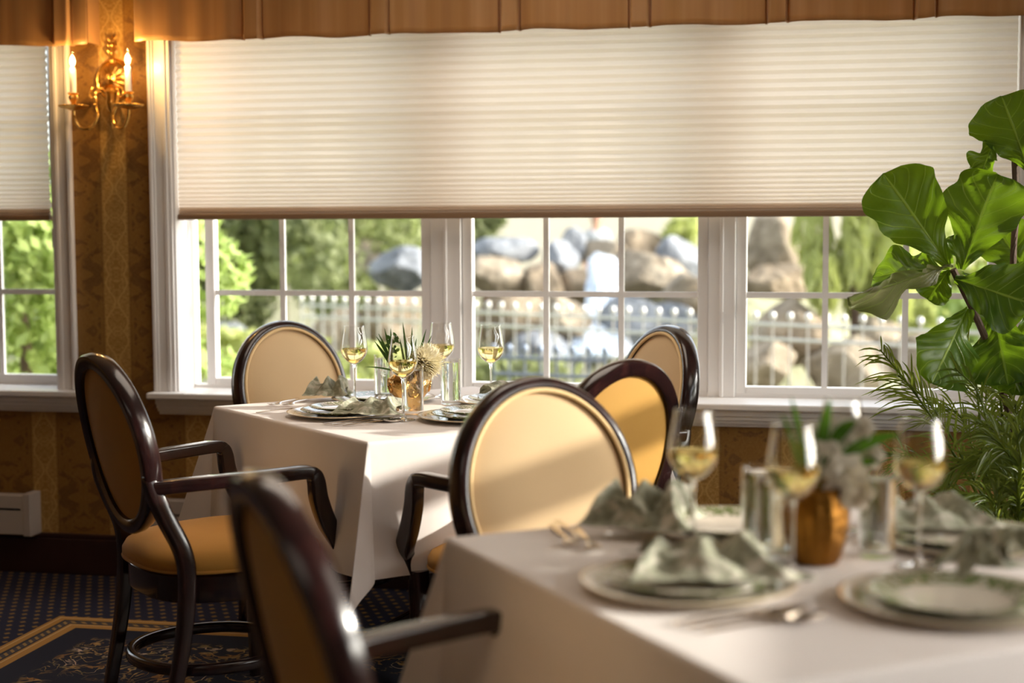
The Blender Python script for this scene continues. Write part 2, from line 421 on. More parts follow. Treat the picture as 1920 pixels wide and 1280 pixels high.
def build_window(name, W, panes, mull, sill_x0, sill_x1, cas_l=True, cas_r=True):
    x0, x1, z0, z1 = W
    t = bpy.data.objects.new(name, None); col.objects.link(t); t['kind'] = 'structure'; t.location = ((x0+x1)/2, YW, 0)
    ox = -(x0+x1)/2; oy = -YW
    def part(n, mb, m, **kw):
        mb.v = [(a+ox, b+oy, c) for a, b, c in mb.v]; return mb.obj(n, m, t, **kw)
    j = MB(); T = .008
    j.box(x0-T+.008, x0+T, YW-.001, YW+WT, z0, z1); j.box(x1-T, x1, YW-.001, YW+WT, z0, z1); j.box(x0, x1, YW-.001, YW+WT, z1-T, z1)
    part('window_jamb', j, M['trimwhite'], smooth=False)
    # casings: stepped moulding
    def cas(xa, xb, inner_right):
        c = MB(); w_ = xb-xa; s = 1 if inner_right else -1; xi = xb if inner_right else xa
        for (a, b, d) in ((0, .014, .012), (.014, .028, .018), (.028, .060, .014), (.060, .068, .020), (.068, .080, .026)):
            p, q = xi-s*a, xi-s*b
            c.box(min(p, q), max(p, q), YW-d, YW, .70, 2.2)
        return c
    if cas_l: part('window_casing', cas(x0-.08, x0, True), M['trimwhite'], smooth=False, bevel=.002)
    if cas_r: part('window_casing', cas(x1, x1+.08, False), M['trimwhite'], smooth=False, bevel=.002)
    # stool and apron
    s = MB(); s.box(sill_x0, sill_x1, YW-.078, YW+.14, .677, .700); part('window_sill', s, M['white'], smooth=False, bevel=.006)
    a = MB(); 
    for (za, zb, d) in ((.655, .677, .055), (.640, .655, .046), (.628, .640, .036), (.616, .628, .022)):
        a.box(sill_x0+.025, sill_x1-.025, YW-d, YW, za, zb)
    part('window_apron', a, M['white'], smooth=False, bevel=.003)
    # frame and sashes at depth y2
    y2 = YW+.14
    f = MB(); f.box(x0, x1, y2, y2+.05, .690, .712)
    for (a_, b_) in mull:
        f.box(a_, b_, y2-.012, y2+.06, .700, z1); f.box((a_+b_)/2-.006, (a_+b_)/2+.006, y2-.022, y2-.012, .700, z1)
    part('window_frame', f, M['white'], smooth=False, bevel=.003)
    for (a_, b_) in panes:
        sh = MB(); sw = .036; gx0, gx1 = a_, b_; gz0, gz1 = .737, z1-.05
        sh.box(gx0-sw, gx0, y2+.002, y2+.045, .706, z1); sh.box(gx1, gx1+sw, y2+.002, y2+.045, .706, z1)
        sh.box(gx0+.0005, gx1-.0005, y2+.003, y2+.044, .706, gz0); sh.box(gx0+.0005, gx1-.0005, y2+.003, y2+.044, gz1, z1)
        part('window_sash', sh, M['white'], smooth=False, bevel=.003)
        g = MB(); g.box(gx0, gx1, y2+.022, y2+.026, gz0, gz1); part('pane', g, M['pane'], smooth=False)
        mu = MB(); wd = gx1-gx0
        for k in (1, 2): mu.box(gx0+wd*k/3-.010, gx0+wd*k/3+.010, y2+.008, y2+.021, gz0, gz1)
        mu.box(gx0, gx1, y2+.009, y2+.0205, 1.048, 1.068); mu.box(gx0, gx1, y2+.009, y2+.0205, 1.38, 1.40); mu.box(gx0, gx1, y2+.009, y2+.0205, 1.71, 1.73)
        part('muntin', mu, M['white'], smooth=False)
build_window('window_1', W1, [(-2.212, -1.409), (-1.219, -.406), (-.236, .572)], [(-1.37, -1.258), (-.368, -.274)], -2.395, .74)
build_window('window_2', W2, [(-3.636, -2.833)], [(-3.80, -3.675)], XL, -2.650, cas_l=False)
# right wall windows (beyond the frame, the sun comes through them)
def right_glass(name, y0, y1):
    t = bpy.data.objects.new(name, None); col.objects.link(t); t['kind'] = 'structure'; t.location = (XR+.05, (y0+y1)/2, 0)
    for a, b in ((1.02, 1.48), (1.709, 1.834), (1.929, 2.30)):
        if a < 1.5 and y0 > 4: continue
        g = MB(); g.box(0, .004, y0-(y0+y1)/2, y1-(y0+y1)/2, a, b); g.obj('pane', M['pane'], t, smooth=False)
right_glass('window_3', -.4, 4.41); right_glass('window_4', 4.53, 5.02)

# baseboard heaters
def heater(x0, x1, label):
    t = thing('baseboard_heater', label, 'heater', ((x0+x1)/2, YW-.04, .15), 0)
    h = (x1-x0)/2
    b = MB(); b.sweep([(-h+.03, 0, 0), (h-.03, 0, 0)], [(.04, .006), (-.035, .006), (-.035, .115), (-.01, .155), (.04, .155)]); b.obj('cover', M['heater'], t, smooth=False, bevel=.003)
    for sx in (-1, 1):
        e = MB(); e.box(sx*h-.032*(sx > 0), sx*h+.032*(sx < 0), -.042, .04, 0, .162); e.obj('end_cap', M['heater'], t, smooth=False, bevel=.004)
    l = MB(); l.box(-h+.04, h-.04, -.040, -.033, .098, .106); l.obj('louver', M['dark_base'], t, smooth=False)
heater(-4.5, -2.868, 'white metal baseboard heater on the wallpaper wall at the far left edge')
heater(-2.42, .55, 'long white baseboard heater under the wide window, behind the left armchair')

# ---------------------------------------------------------------- shades
def shade(name, x0, x1, ztop, zbot, label, cord=None):
    t = thing(name, label, 'window shade', ((x0+x1)/2, YW+.03, zbot)); h = (x1-x0)/2
    zs = [.018]; z = .018; g = .0045
    while z < ztop-zbot:
        z += g; zs.append(z); g = min(.0145, g*1.045)
    m = MB(); n = 60; vs = []; 
    for i, z in enumerate(zs):
        amp = .010 if i % 2 else -.0
        for k in range(n+1):
            x = -h+2*h*k/n
            vs.append((x, -amp+.0015*noise.noise(Vector((x*2, z*3, 1))), z+.0012*noise.noise(Vector((x*1.5, z*9, 5)))))
    fs = [(i*(n+1)+k, i*(n+1)+k+1, (i+1)*(n+1)+k+1, (i+1)*(n+1)+k) for i in range(len(zs)-1) for k in range(n)]
    m.add(vs, fs); m.obj('shade_fabric', M['shade'], t, smooth=False)
    m = MB(); m.box(-h, h, -.016, .012, 0, .020); m.obj('bottom_rail', M['shaderail'], t, smooth=False, bevel=.004)
    m = MB()      # flat stack of the raised pleats just above the rail
    for q in range(3): m.box(-h+.002, h-.002, -.002+q*.005, -.0015+q*.005, .019, .046-.006*q)
    m.obj('stacked_pleats', M['shade'], t, smooth=False)
    if cord:
        c = MB(); c.tube([(h+.012, -.02, ztop-zbot), (h+.014, -.02, .3), (h+.018, -.02, -.02)], .0022, 6)
        co = c.obj('cord', M['trimwhite'], t)
        c = MB(); c.sweep([(h+.018, -.02, -.10), (h+.018, -.02, -.03)], rrect(.014, .008, .003)); c.obj('cord_grip', M['candle'], co)
shade('pleated_shade', W1[0]+.010, W1[1]-.012, 2.09, 1.330, 'wide cream pleated cellular shade half lowered over the long window')
shade('pleated_shade', W2[0]+.02, W2[1]-.030, 2.09, 1.330, 'narrow slice of cream pleated shade over the far left window', cord=True)

# ---------------------------------------------------------------- valances
def valance(x0, x1, pleats, label, seed):
    t = thing('valance', label, 'valance', ((x0+x1)/2, 5.06, 2.0)); cx = (x0+x1)/2
    rnd = random.Random(seed); n = int((x1-x0)/.0035)
    ph = [rnd.uniform(0, 6) for _ in range(8)]
    def prof(x):
        y = 0; zb = 0
        for p in pleats:
            d = x-p
            if -.05 < d < .012:
                y -= .020*min(1, (d+.05)/.006, (.012-d)/.004)
            if -.058 < d <= -.05 or .012 <= d < .020: y += .014
            zb += -.004*math.exp(-((d+.02)/.05)**2)
        y -= .006*math.sin(x*21+ph[0])+.002*math.sin(x*57+ph[1])
        zb += .0035*math.sin((x-pleats[0])*2*PI/.46+.6)+.0015*math.sin(x*23+ph[2])
        return y, zb
    H = [0, .02, .05, .1, .18, .26, .34, .40]
    vs = []; 
    for i in range(n+1):
        x = x0+(x1-x0)*i/n; y, zb = prof(x)
        for h in H:
            k = 1 if h > .02 else 1.12
            vs.append((x-cx, y*k*(1-h*.8)-.02, (zb-.036)*(1-h/.4)+h))
    L = len(H); fs = [(i*L+j, (i+1)*L+j, (i+1)*L+j+1, i*L+j+1) for i in range(n) for j in range(L-1)]
    m = MB(); m.add(vs, fs); m.obj('valance_fabric', M['valance'], t, angle=1.2, solid=.002)
    for sx, xx in ((0, x0), (1, x1)):
        if xx < XL+.1: continue
        r = MB(); r.box(xx-cx-.001, xx-cx+.001, -.02, .07, -.03, .40); r.obj('side_return', M['valance'], t, smooth=False)
    b = MB(); b.box(x0-cx, x1-cx, -.02, .07, .395, .415); b.obj('mounting_board', M['white'], t, smooth=False)
valance(-2.398, .86, [-1.935, -1.470, -1.010, -.567, -.114, .356, .80], 'long copper silk box-pleated valance above the wide window', 1)
valance(-4.55, -2.581, [-4.37, -3.90, -3.44, -2.98, -2.66], 'short end of a copper silk valance at the top left corner', 2)

# ---------------------------------------------------------------- wall sconce
def sconce():
    t = thing('wall_sconce', 'two-armed brass candle sconce lit on the damask wall between the windows', 'wall light', (-2.524, YW, 1.842))
    b = MB(); n = 64
    # backplate: domed gadrooned disc, facing -y
    prof = [(.070, 0), (.070, .008), (.064, .016), (.058, .011), (.055, .014), (.042, .028), (.022, .034), (.019, .040), (0, .046)]
    vs = []; 
    for r, d in prof:
        for k in range(n):
            a = 2*PI*k/n; f = 1+(.12*math.cos(16*(a+r*18)) if .02 < r < .058 else 0)
            vs.append((r*math.cos(a), -d*f, r*1.12*math.sin(a)))
    fs = [(i*n+k, (i+1)*n+k, (i+1)*n+(k+1) % n, i*n+(k+1) % n) for i in range(len(prof)-1) for k in range(n)]
    b.add(vs, fs); b.obj('back_plate', M['gold'], t, angle=.9)
    f = MB(); rnd = random.Random(4)
    f.lathe([(.008, .06), (.012, .070), (.007, .078), (.015, .090), (.019, .104), (.013, .116), (.017, .124), (.010, .136), (.012, .144), (.005, .154), (.0, .162)], 20, (0, -.014, 0), .18, 6)
    for k in range(14):
        z = .085+k*.0045; a = k*2.4; f.tube([(0, -.014, z), (.012*math.cos(a), -.014+.008*math.sin(a), z+.006), (.018*math.cos(a), -.014+.010*math.sin(a), z+.016)], [.004, .004, .001], 6)
    f.obj('finial', M['gold'], t)
    d = MB(); d.lathe([(0, -.185), (.003, -.180), (.005, -.172), (.003, -.165), (.007, -.155), (.004, -.146), (.005, -.12), (.018, -.105), (.024, -.085), (.020, -.06), (.026, -.045), (.014, -.03)], 20, (0, -.03, 0), .06, 10)
    d.obj('drop_pendant', M['gold'], t)
    for sx in (-1, 1):
        a = MB()
        pts = [(sx*.012, -.03, -.065), (sx*.030, -.05, -.035), (sx*.045, -.065, -.055), (sx*.040, -.075, -.10), (sx*.030, -.085, -.14), (sx*.050, -.10, -.178), (sx*.082, -.11, -.180), (sx*.102, -.115, -.150), (sx*.107, -.115, -.115)]
        a.tube(spline(pts, 8), .0052, 8)
        for q in ((sx*.036, -.055, -.05), (sx*.055, -.10, -.180), (sx*.042, -.075, -.095)):
            a.lathe([(0, -.010), (.008, 0), (0, .010)], 10, q)
        a.tube(spline([(sx*.020, -.04, -.05), (sx*.05, -.06, -.03), (sx*.066, -.07, -.055), (sx*.054, -.075, -.07)], 6), .004, 6)
        arm = a.obj('arm', M['gold'], t)
        X, Y = sx*.107, -.115
        c = MB(); c.lathe([(0, -.118), (.010, -.116), (.046, -.106), (.051, -.100), (.049, -.098), (.040, -.103), (.008, -.108), (.009, -.088), (.014, -.078), (.016, -.070), (.013, -.062), (.018, -.058), (.018, -.054), (0, -.054)], 40, (X, Y, 0), .07, 20)
        c.obj('drip_pan', M['gold'], arm)
        s = MB(); s.lathe([(.0115, -.054), (.0115, .034), (.009, .036), (.009, .042), (0, .042)], 24, (X, Y, -.004)); s.obj('candle_sleeve', M['candle'], arm)
        g = MB(); g.lathe([(.006, .042), (.010, .048), (.0155, .060), (.0165, .068), (.013, .081), (.007, .093), (.002, .102), (0, .104)], 24, (X, Y, -.006)); g.obj('bulb', M['bulbglass'], arm)
        fi = MB(); fi.lathe([(0, .046), (.008, .052), (.0105, .064), (.0075, .078), (0, .090)], 12, (X, Y, -.006)); fi.obj('filament', M['filament'], arm)
        l = bpy.data.lights.new('sconce_bulb_light', 'POINT'); l.energy = SCONCE if sx > 0 else SCONCE*.3; l.color = (1, .60, .22); l.shadow_soft_size = .012
        lo = bpy.data.objects.new('sconce_bulb_light', l); col.objects.link(lo); lo.location = (-2.524+X, YW+Y-.02, 1.842+.055)
SCONCE = 4.2
N = NT('filament glow'); M['filament'] = N.end(N.shader('ShaderNodeEmission', Color=(1, .66, .30), Strength=14))
M['bulbglass'] = m_thinglass('clear bulb', (1, .95, .85), 1.0)
sconce()

# ---------------------------------------------------------------- armchair
def ell(a, b, t): return (a*math.cos(t), b*math.sin(t))
BT = math.radians(12); BC = Vector((0, -.262, .752)); BU = Vector((0, -math.sin(BT), math.cos(BT))); BN = Vector((0, math.cos(BT), math.sin(BT)))
def bp(x, v, d):   # point on the back: x across, v up in the plane, d forward
    return BC+Vector((x, 0, 0))+BU*v+BN*(d+.35*x*x)
def make_chair(label, group):
    t = thing('armchair', label, 'chair', (0, 0, 0), 0, group); A, B = .194, .222; n = 72
    m = MB(); path = [bp(*ell(A, B, 2*PI*k/n), 0) for k in range(n)]
    ups = [BN]*n
    sec = [(-.018, -.020), (-.014, -.026), (.014, -.026), (.020, -.021), (.020, -.010), (.018, .014), (.012, .022), (.003, .025), (-.008, .022), (-.012, .016), (-.018, .0)]
    m.sweep(path, sec, ups, True); m.obj('back_frame', M['wood'], t, angle=.8)
    # front cushion, domed
    a, b = A-.010, B-.010; m = MB(); R = 14; vs = []
    for i in range(R+1):
        q = i/R
        for k in range(n):
            x, v = ell(a*q, b*q, 2*PI*k/n); vs.append(bp(x, v, .012+.028*(1-q**3.2)))
    fs = [(i*n+k, i*n+(k+1) % n, (i+1)*n+(k+1) % n, (i+1)*n+k) for i in range(R) for k in range(n)]
    m.add(vs, fs); m.obj('back_cushion', M['backfab'], t)
    m = MB(); m.tube([bp(*ell(a-.004, b-.004, 2*PI*k/n), .024) for k in range(n)], .0050, 8, True, up=[BN]*n); m.obj('piping', M['piping'], t)
    m = MB(); vs = []
    for i in range(R+1):
        q = i/R
        for k in range(n):
            x, v = ell(a*q, b*q, 2*PI*k/n); vs.append(bp(x, v, -.010-.008*(1-q**3)))
    m.add(vs, [(f_[3], f_[2], f_[1], f_[0]) for f_ in fs]); m.obj('back_panel', M['backpanel'], t)
    # seat
    ns = 80
    def outline(k, g=0):
        th = 2*PI*k/ns; c, s_ = math.cos(th), math.sin(th); p = 2.8
        rx = .262+g; ry = .240+g
        x = rx*math.copysign(abs(c)**(2/p), c); y = ry*math.copysign(abs(s_)**(2/p), s_)
        x *= 1-.16*(.5-y/(2*ry)); return x, y+.022
    def slab(prof):
        m = MB(); vs = []
        for g, z in prof:
            for k in range(ns): x, y = outline(k, g); vs.append((x, y, z))
        L = len(prof); f = [(i*ns+k, i*ns+(k+1) % ns, (i+1)*ns+(k+1) % ns, (i+1)*ns+k) for i in range(L-1) for k in range(ns)]
        f.append(tuple(range(ns))[::-1]); m.add(vs, f+[tuple((L-1)*ns+k for k in range(ns))]); return m
    m = slab([(-.012, .425), (-.002, .428), (.006, .440), (.006, .455), (-.004, .472), (-.03, .484), (-.07, .493), (-.12, .499), (-.18, .502), (-.23, .503)])
    m.obj('seat_cushion', M['seat'], t, angle=None)
    m = MB(); m.tube([(*outline(k, .004), .433) for k in range(ns)], .0045, 8, True); m.obj('seat_welt', M['seat'], t)
    m = slab([(-.03, .350), (-.012, .352), (-.008, .358), (-.008, .418), (-.014, .426)]); m.obj('seat_rail', M['wood'], t, angle=.6)
    # legs
    for sx in (-1, 1):
        m = MB()
        pth = spline([(sx*.184, -.250, .69), (sx*.188, -.238, .650), (sx*.196, -.210, .58), (sx*.210, -.172, .49), (sx*.214, -.165, .40), (sx*.212, -.180, .25), (sx*.206, -.215, .08), (sx*.205, -.230, 0)], 6)
        k = len(pth); sc_ = [(.62+.38*min(1, i/8) if i < 8 else 1-.35*max(0, (i-20)/(k-20))) for i in range(k)]
        m.sweep(pth, rrect(.040, .044, .010), (0, 1, .02), scale=sc_); m.obj('leg', M['wood'], t, angle=.8)
        m = MB(); pth = [(sx*.230, .222, z) for z in (.42, .36, .34, .2, .0)]
        m.sweep(pth, rrect(.044, .044, .010), (0, 1, 0), scale=[1, 1, .95, .8, .6]); m.obj('leg', M['wood'], t, angle=.8)
        m = MB()
        pth = spline([(sx*.186, -.232, .657), (sx*.215, -.17, .662), (sx*.248, -.07, .668), (sx*.272, .06, .672), (sx*.280, .135, .674), (sx*.282, .157, .666), (sx*.283, .165, .645), (sx*.282, .172, .60), (sx*.278, .195, .54), (sx*.268, .230, .485), (sx*.252, .246, .455), (sx*.236, .240, .40)], 6)
        ups = []
        for i in range(len(pth)):
            q = i/(len(pth)-1); ups.append(Vector((0, 0, 1)) if q < .40 else Vector((0, min(1, (q-.36)*8), max(0, 1-(q-.36)*8))))
        k = len(pth); m.sweep(pth, rrect(.042, .034, .006), ups, scale=[(1.0, 1.0) if i < k*.42 else (.85, 1.0+.35*math.sin(PI*(i/k-.42)/.58)) for i in range(k)])
        m.obj('arm', M['wood'], t, angle=.8)
    m = MB(); pts = []
    for k in range(48):
        th = 2*PI*k/48; pts.append((.205*math.copysign(abs(math.cos(th))**.9, math.cos(th)), .21*math.sin(th)-.01, .175))
    m.sweep(pts, rrect(.026, .030, .008), (0, 0, 1), True); m.obj('stretcher', M['wood'], t, angle=.8)
    return t
# table frames
T1A = Vector((-1.104, 3.596)); E1 = Vector((-.7244, .6894)); E2 = Vector((.6894, .7244)); TL = .935
T2A = Vector((-.620, 2.496)); G1 = Vector((.5872, -.8094)); G2 = Vector((.8094, .5872))
def t1(a, b, z=.762): p = T1A+E1*a+E2*b; return (p.x, p.y, z)
def t2(a, b, z=.762): p = T2A+G1*a+G2*b; return (p.x, p.y, z)
def face(d): return math.atan2(-d[0], d[1])      # yaw that turns local +y to direction d
def place(o, p, d, back=0):
    d = Vector(d).normalized(); o.location = (p[0]+d.x*back, p[1]+d.y*back, 0); o.rotation_euler = (0, 0, face(d)); return o
chair = make_chair('dark-framed oval-back armchair at far left, seen from behind and side', 'oval-back armchairs around the tables')
place(chair, (-1.79, 3.49), (E2.x, E2.y), .31)
def chair_at(p, d, label):
    c = dup(chair, (0, 0, 0), 0, label); place(c, p, d, .31); return c
chair_at((-1.775, 4.81), (.74, -.67), 'oval-back armchair before the window behind the far table, facing the camera')
chair_at((-.578, 3.07), (G1.x, G1.y), 'oval-back armchair with sunlit tan backrest in the centre, behind the near table')
chair_at((-.432, 3.52), (-.80, .62), 'armchair turned away from the camera showing its ochre outside back, right of the centre chair')
chair_at((-.455, 4.76), (-.77, -.62), 'rearmost right armchair in shade under the window, half hidden by the turned chair')
chair_at((-.70, 1.80), (G2.x, G2.y), 'blurred foreground armchair at bottom left with only back and one arm visible')

# ---------------------------------------------------------------- tables and cloths
def table(A, d1, d2, label):
    c = A+(d1+d2)*(TL/2); ang = math.atan2(d1.y, d1.x)
    t = thing('dining_table', label, 'table', (c.x, c.y, 0), ang); h = TL/2-.012
    m = MB(); m.box(-h, h, -h, h, .725, .7545); m.obj('tabletop', M['wood'], t, smooth=False, bevel=.003)
    m = MB(); m.lathe([(.045, .09), (.05, .12), (.035, .3), (.035, .6), (.06, .68), (.10, .724), (0, .724)], 24); m.obj('pedestal', M['wood'], t)
    for k in range(4):
        a = k*PI/2+PI/4; m = MB(); m.sweep(spline([(.02*math.cos(a), .02*math.sin(a), .16), (.14*math.cos(a), .14*math.sin(a), .09), (.27*math.cos(a), .27*math.sin(a), .018)], 5), rrect(.045, .036, .01)); m.obj('foot', M['wood'], t)
    return t, c, ang
def cloth(c, ang, label, seed, ov):
    t = TL/2; o = ov; rnd = random.Random(seed)
    def axis():
        a = [t*k/16 for k in range(17)]; a += [t+o*q for q in (.006, .012, .02, .03, .05, .08, .12, .17, .23, .3, .38, .46, .54, .62, .7, .78, .86, .93, .985, 1)]
        return [-x for x in a[:0:-1]]+a
    ax = axis(); R = .008
    # densify tops
    def hang(r, az, th):
        L = PI*R/2
        if r < L: out, dn = R*math.sin(r/R), R*(1-math.cos(r/R))
        else: out, dn = R+(r-L)*math.sin(th), R+(r-L)*math.cos(th)
        return out, dn
    phs = [rnd.uniform(0, 6) for _ in range(12)]
    def pt(u, v):
        au, av = abs(u), abs(v); su, sv = (1 if u >= 0 else -1), (1 if v >= 0 else -1)
        zt = .0015*noise.noise(Vector((u*5+seed, v*5, 0)))
        if au <= t and av <= t: return (u, v, .7605+zt)
        if au > t and av > t:
            a, b = au-t, av-t; r = math.hypot(a, b); ph = math.atan2(b, a)
            q = math.sin(2*ph); th = math.radians(3+16*q**1.5); az = ph+.22*math.sin(4*ph)+.10
            az = ph if r < .001 else az*q+ph*(1-q)
            out, dn = hang(r, az, th)
            return (su*(t+out*math.cos(az)), sv*(t+out*math.sin(az)), .7605-dn)
        if au > t:
            r, s_, sd = au-t, v, (0 if su > 0 else 1)
        else: r, s_, sd = av-t, u, (2 if sv > 0 else 3)
        e = min(1, (t-abs(s_))/.16); e = e*e*(3-2*e)
        th = math.radians(3)
        out, dn = hang(r, 0, th)
        out += e*(r/o)**1.3*(.013*math.sin(s_*15+phs[sd])+.007*math.sin(s_*29+phs[sd+4]))+e*(r/o)*.008
        if au > t: return (su*(t+out), v, .7605-dn)
        return (u, sv*(t+out), .7605-dn)
    m = MB(); n = len(ax)
    for i in range(n):
        for j in range(n): m.v.append(pt(ax[i], ax[j]))
    m.f = [(i*n+j, (i+1)*n+j, (i+1)*n+j+1, i*n+j+1) for i in range(n-1) for j in range(n-1)]
    ob = m.obj('tablecloth', M['cloth'], None, angle=None, loc=(c.x, c.y, 0), rotz=ang, subsurf=1)
    tag(ob, label, 'tablecloth')
_, c1, a1 = table(T1A, E1, E2, 'square dining table under white cloth in front of the window')
cloth(c1, a1, 'white tablecloth draped over the far table, its pointed corner hanging toward the camera', 3, .355)
_, c2, a2 = table(T2A, G1, G2, 'square dining table under white cloth in the blurred foreground at bottom right')
cloth(c2, a2, 'white tablecloth over the near table, out of focus at bottom right', 8, .355)

# ---------------------------------------------------------------- glassware
def make_wine(label, group):
    t = thing('wine_glass', label, 'wine glass', (0, 0, 0), 0, group)
    m = MB(); m.lathe([(0, 0), (.034, 0), (.0345, .0012), (.030, .0022), (.012, .0042), (.0055, .009), (.0038, .02), (.0034, .06), (.0038, .10), (.0065, .116), (.010, .1205), (0, .1215)], 48); m.obj('stem', M['crystal'], t, angle=None)
    prof = [(0, .119), (.010, .1205), (.022, .127), (.033, .139), (.0395, .152), (.0415, .164), (.0405, .176), (.0375, .195), (.034, .215), (.0312, .236)]
    pp = [(a, b) for a, b in zip(*[iter([])]*2)] or [(v.x, v.y) for v in spline([(r, z, 0) for r, z in prof], 4)]
    m = MB(); inner = [(max(0, r-.0007), z+.0004) for r, z in pp][::-1]; m.lathe(pp+[(pp[-1][0]-.0003, pp[-1][1]+.0004)]+inner, 56); m.obj('bowl', M['bowl'], t, angle=None)
    zl = .166; wp = [(max(0, r-.0012), z+.001) for r, z in pp if z < zl]
    m = MB(); m.lathe(wp+[(wp[-1][0], zl), (0, zl)], 56); m.obj('wine', M['wine'], t, angle=.9)
    return t
def make_water(label, group):
    t = thing('water_glass', label, 'water glass', (0, 0, 0), 0, group); r = .031; H = .137
    m = MB(); m.lathe([(0, 0), (r-.001, 0), (r, .001), (r, H), (r-.0008, H+.0006), (r-.0016, H), (r-.0016, .012), (r-.003, .0105), (0, .0105)], 56); m.obj('tumbler', M['tumbler'], t, angle=.9)
    m = MB(); m.lathe([(0, .0112), (r-.0035, .0112), (r-.0022, .0135), (r-.0022, H-.010), (0, H-.010)], 56); m.obj('water', M['water'], t, angle=.9)
    return t
M['tumbler'] = m_thinglass('clear tumbler', (.985, .99, .985), 1.3)
wg = make_wine('wine glass in front of the gold vase on the far table, nearest the camera', 'wine glasses on the two tables'); wg.location = t1(.306, .286)
for p, lab in ((t1(.765, .385), 'leftmost wine glass on the far table, in front of the window chair'),
               (t1(.72, .675), 'wine glass behind the cream flower on the far table'),
               (t1(.53, .735), 'rightmost wine glass on the far table, before the second window'),
               (t2(.275, .325), 'leftmost blurred wine glass on the near table'),
               (t2(.500, .365), 'blurred wine glass in front of the gold pot on the near table'),
               (t2(.255, .640), 'rear blurred wine glass behind the white flowers on the near table'),
               (t2(.530, .585), 'rightmost blurred wine glass on the near table, against the palm')):
    g_ = dup(wg, p, random.Random(lab).uniform(0, 3), lab)
tw = make_water('tall water glass directly behind the nearest wine glass', 'water glasses on the two tables'); tw.location = t1(.40, .375)
for p, lab in ((t1(.80, .51), 'water glass left of the palm leaves on the far table'), (t1(.55, .60), 'water glass right of the gold vase on the far table'),
               (t2(.30, .44), 'blurred water glass left of the gold pot on the near table'), (t2(.44, .575), 'blurred water glass right of the gold pot on the near table'),
               (t2(.395, .405), 'blurred water glass hidden behind the front wine glass on the near table')):
    dup(tw, p, 0, lab)

# ---------------------------------------------------------------- plates
def plate_profile(R, well, h, th=.004):
    return [(0, 0), (well*.9, 0), (well, .002), (R*.97, h-.002), (R, h), (R-.001, h+.0015), (R*.965, h+.001), (well+.004, .002+th), (well-.006, th), (0, th)]
def plate(name, R, well, h, m_, p, label, group, rz=0):
    m = MB(); m.lathe(plate_profile(R, well, h), 72); o = m.obj(name, m_, None, angle=None, loc=p, rotz=rz); return tag(o, label, 'plate', group)
def setting(fn, a, b, where, dinner=True, salad=True, rz=0):
    p = fn(a, b, .7625); g1_ = 'place-setting plates'
    plate('charger_plate', .162, .112, .012, M['charger'], p, 'large cream charger plate '+where, 'charger plates', rz); z = .7625+.0045
    if dinner:
        plate('dinner_plate', .122, .080, .014, M['dinner'], (p[0], p[1], z), 'green-banded dinner plate on the charger '+where, 'dinner plates', rz+1); z += .0045
        if salad:
            plate('salad_plate', .096, .060, .012, M['salad'], (p[0], p[1], z+.0065), 'small leafy salad plate topmost '+where, 'salad plates', rz+2)
setting(t1, .50, .200, 'at the front left of the far table', rz=.3)
setting(t1, .20, .455, 'on the far table, partly hidden by the centre chair', rz=1.3)
setting(t1, .735, .47, 'at the back left of the far table', rz=2.3, salad=False)
setting(t1, .46, .75, 'at the back right of the far table', rz=2.9, salad=False)
setting(t2, .490, .185, 'at the front left of the near table', salad=False, rz=.7)
setting(t2, .745, .470, 'at the right front of the near table', salad=False, rz=1.7)
setting(t2, .165, .470, 'at the back left of the near table', salad=False, rz=2.7)
setting(t2, .425, .770, 'at the back right of the near table', salad=False, rz=3.7)

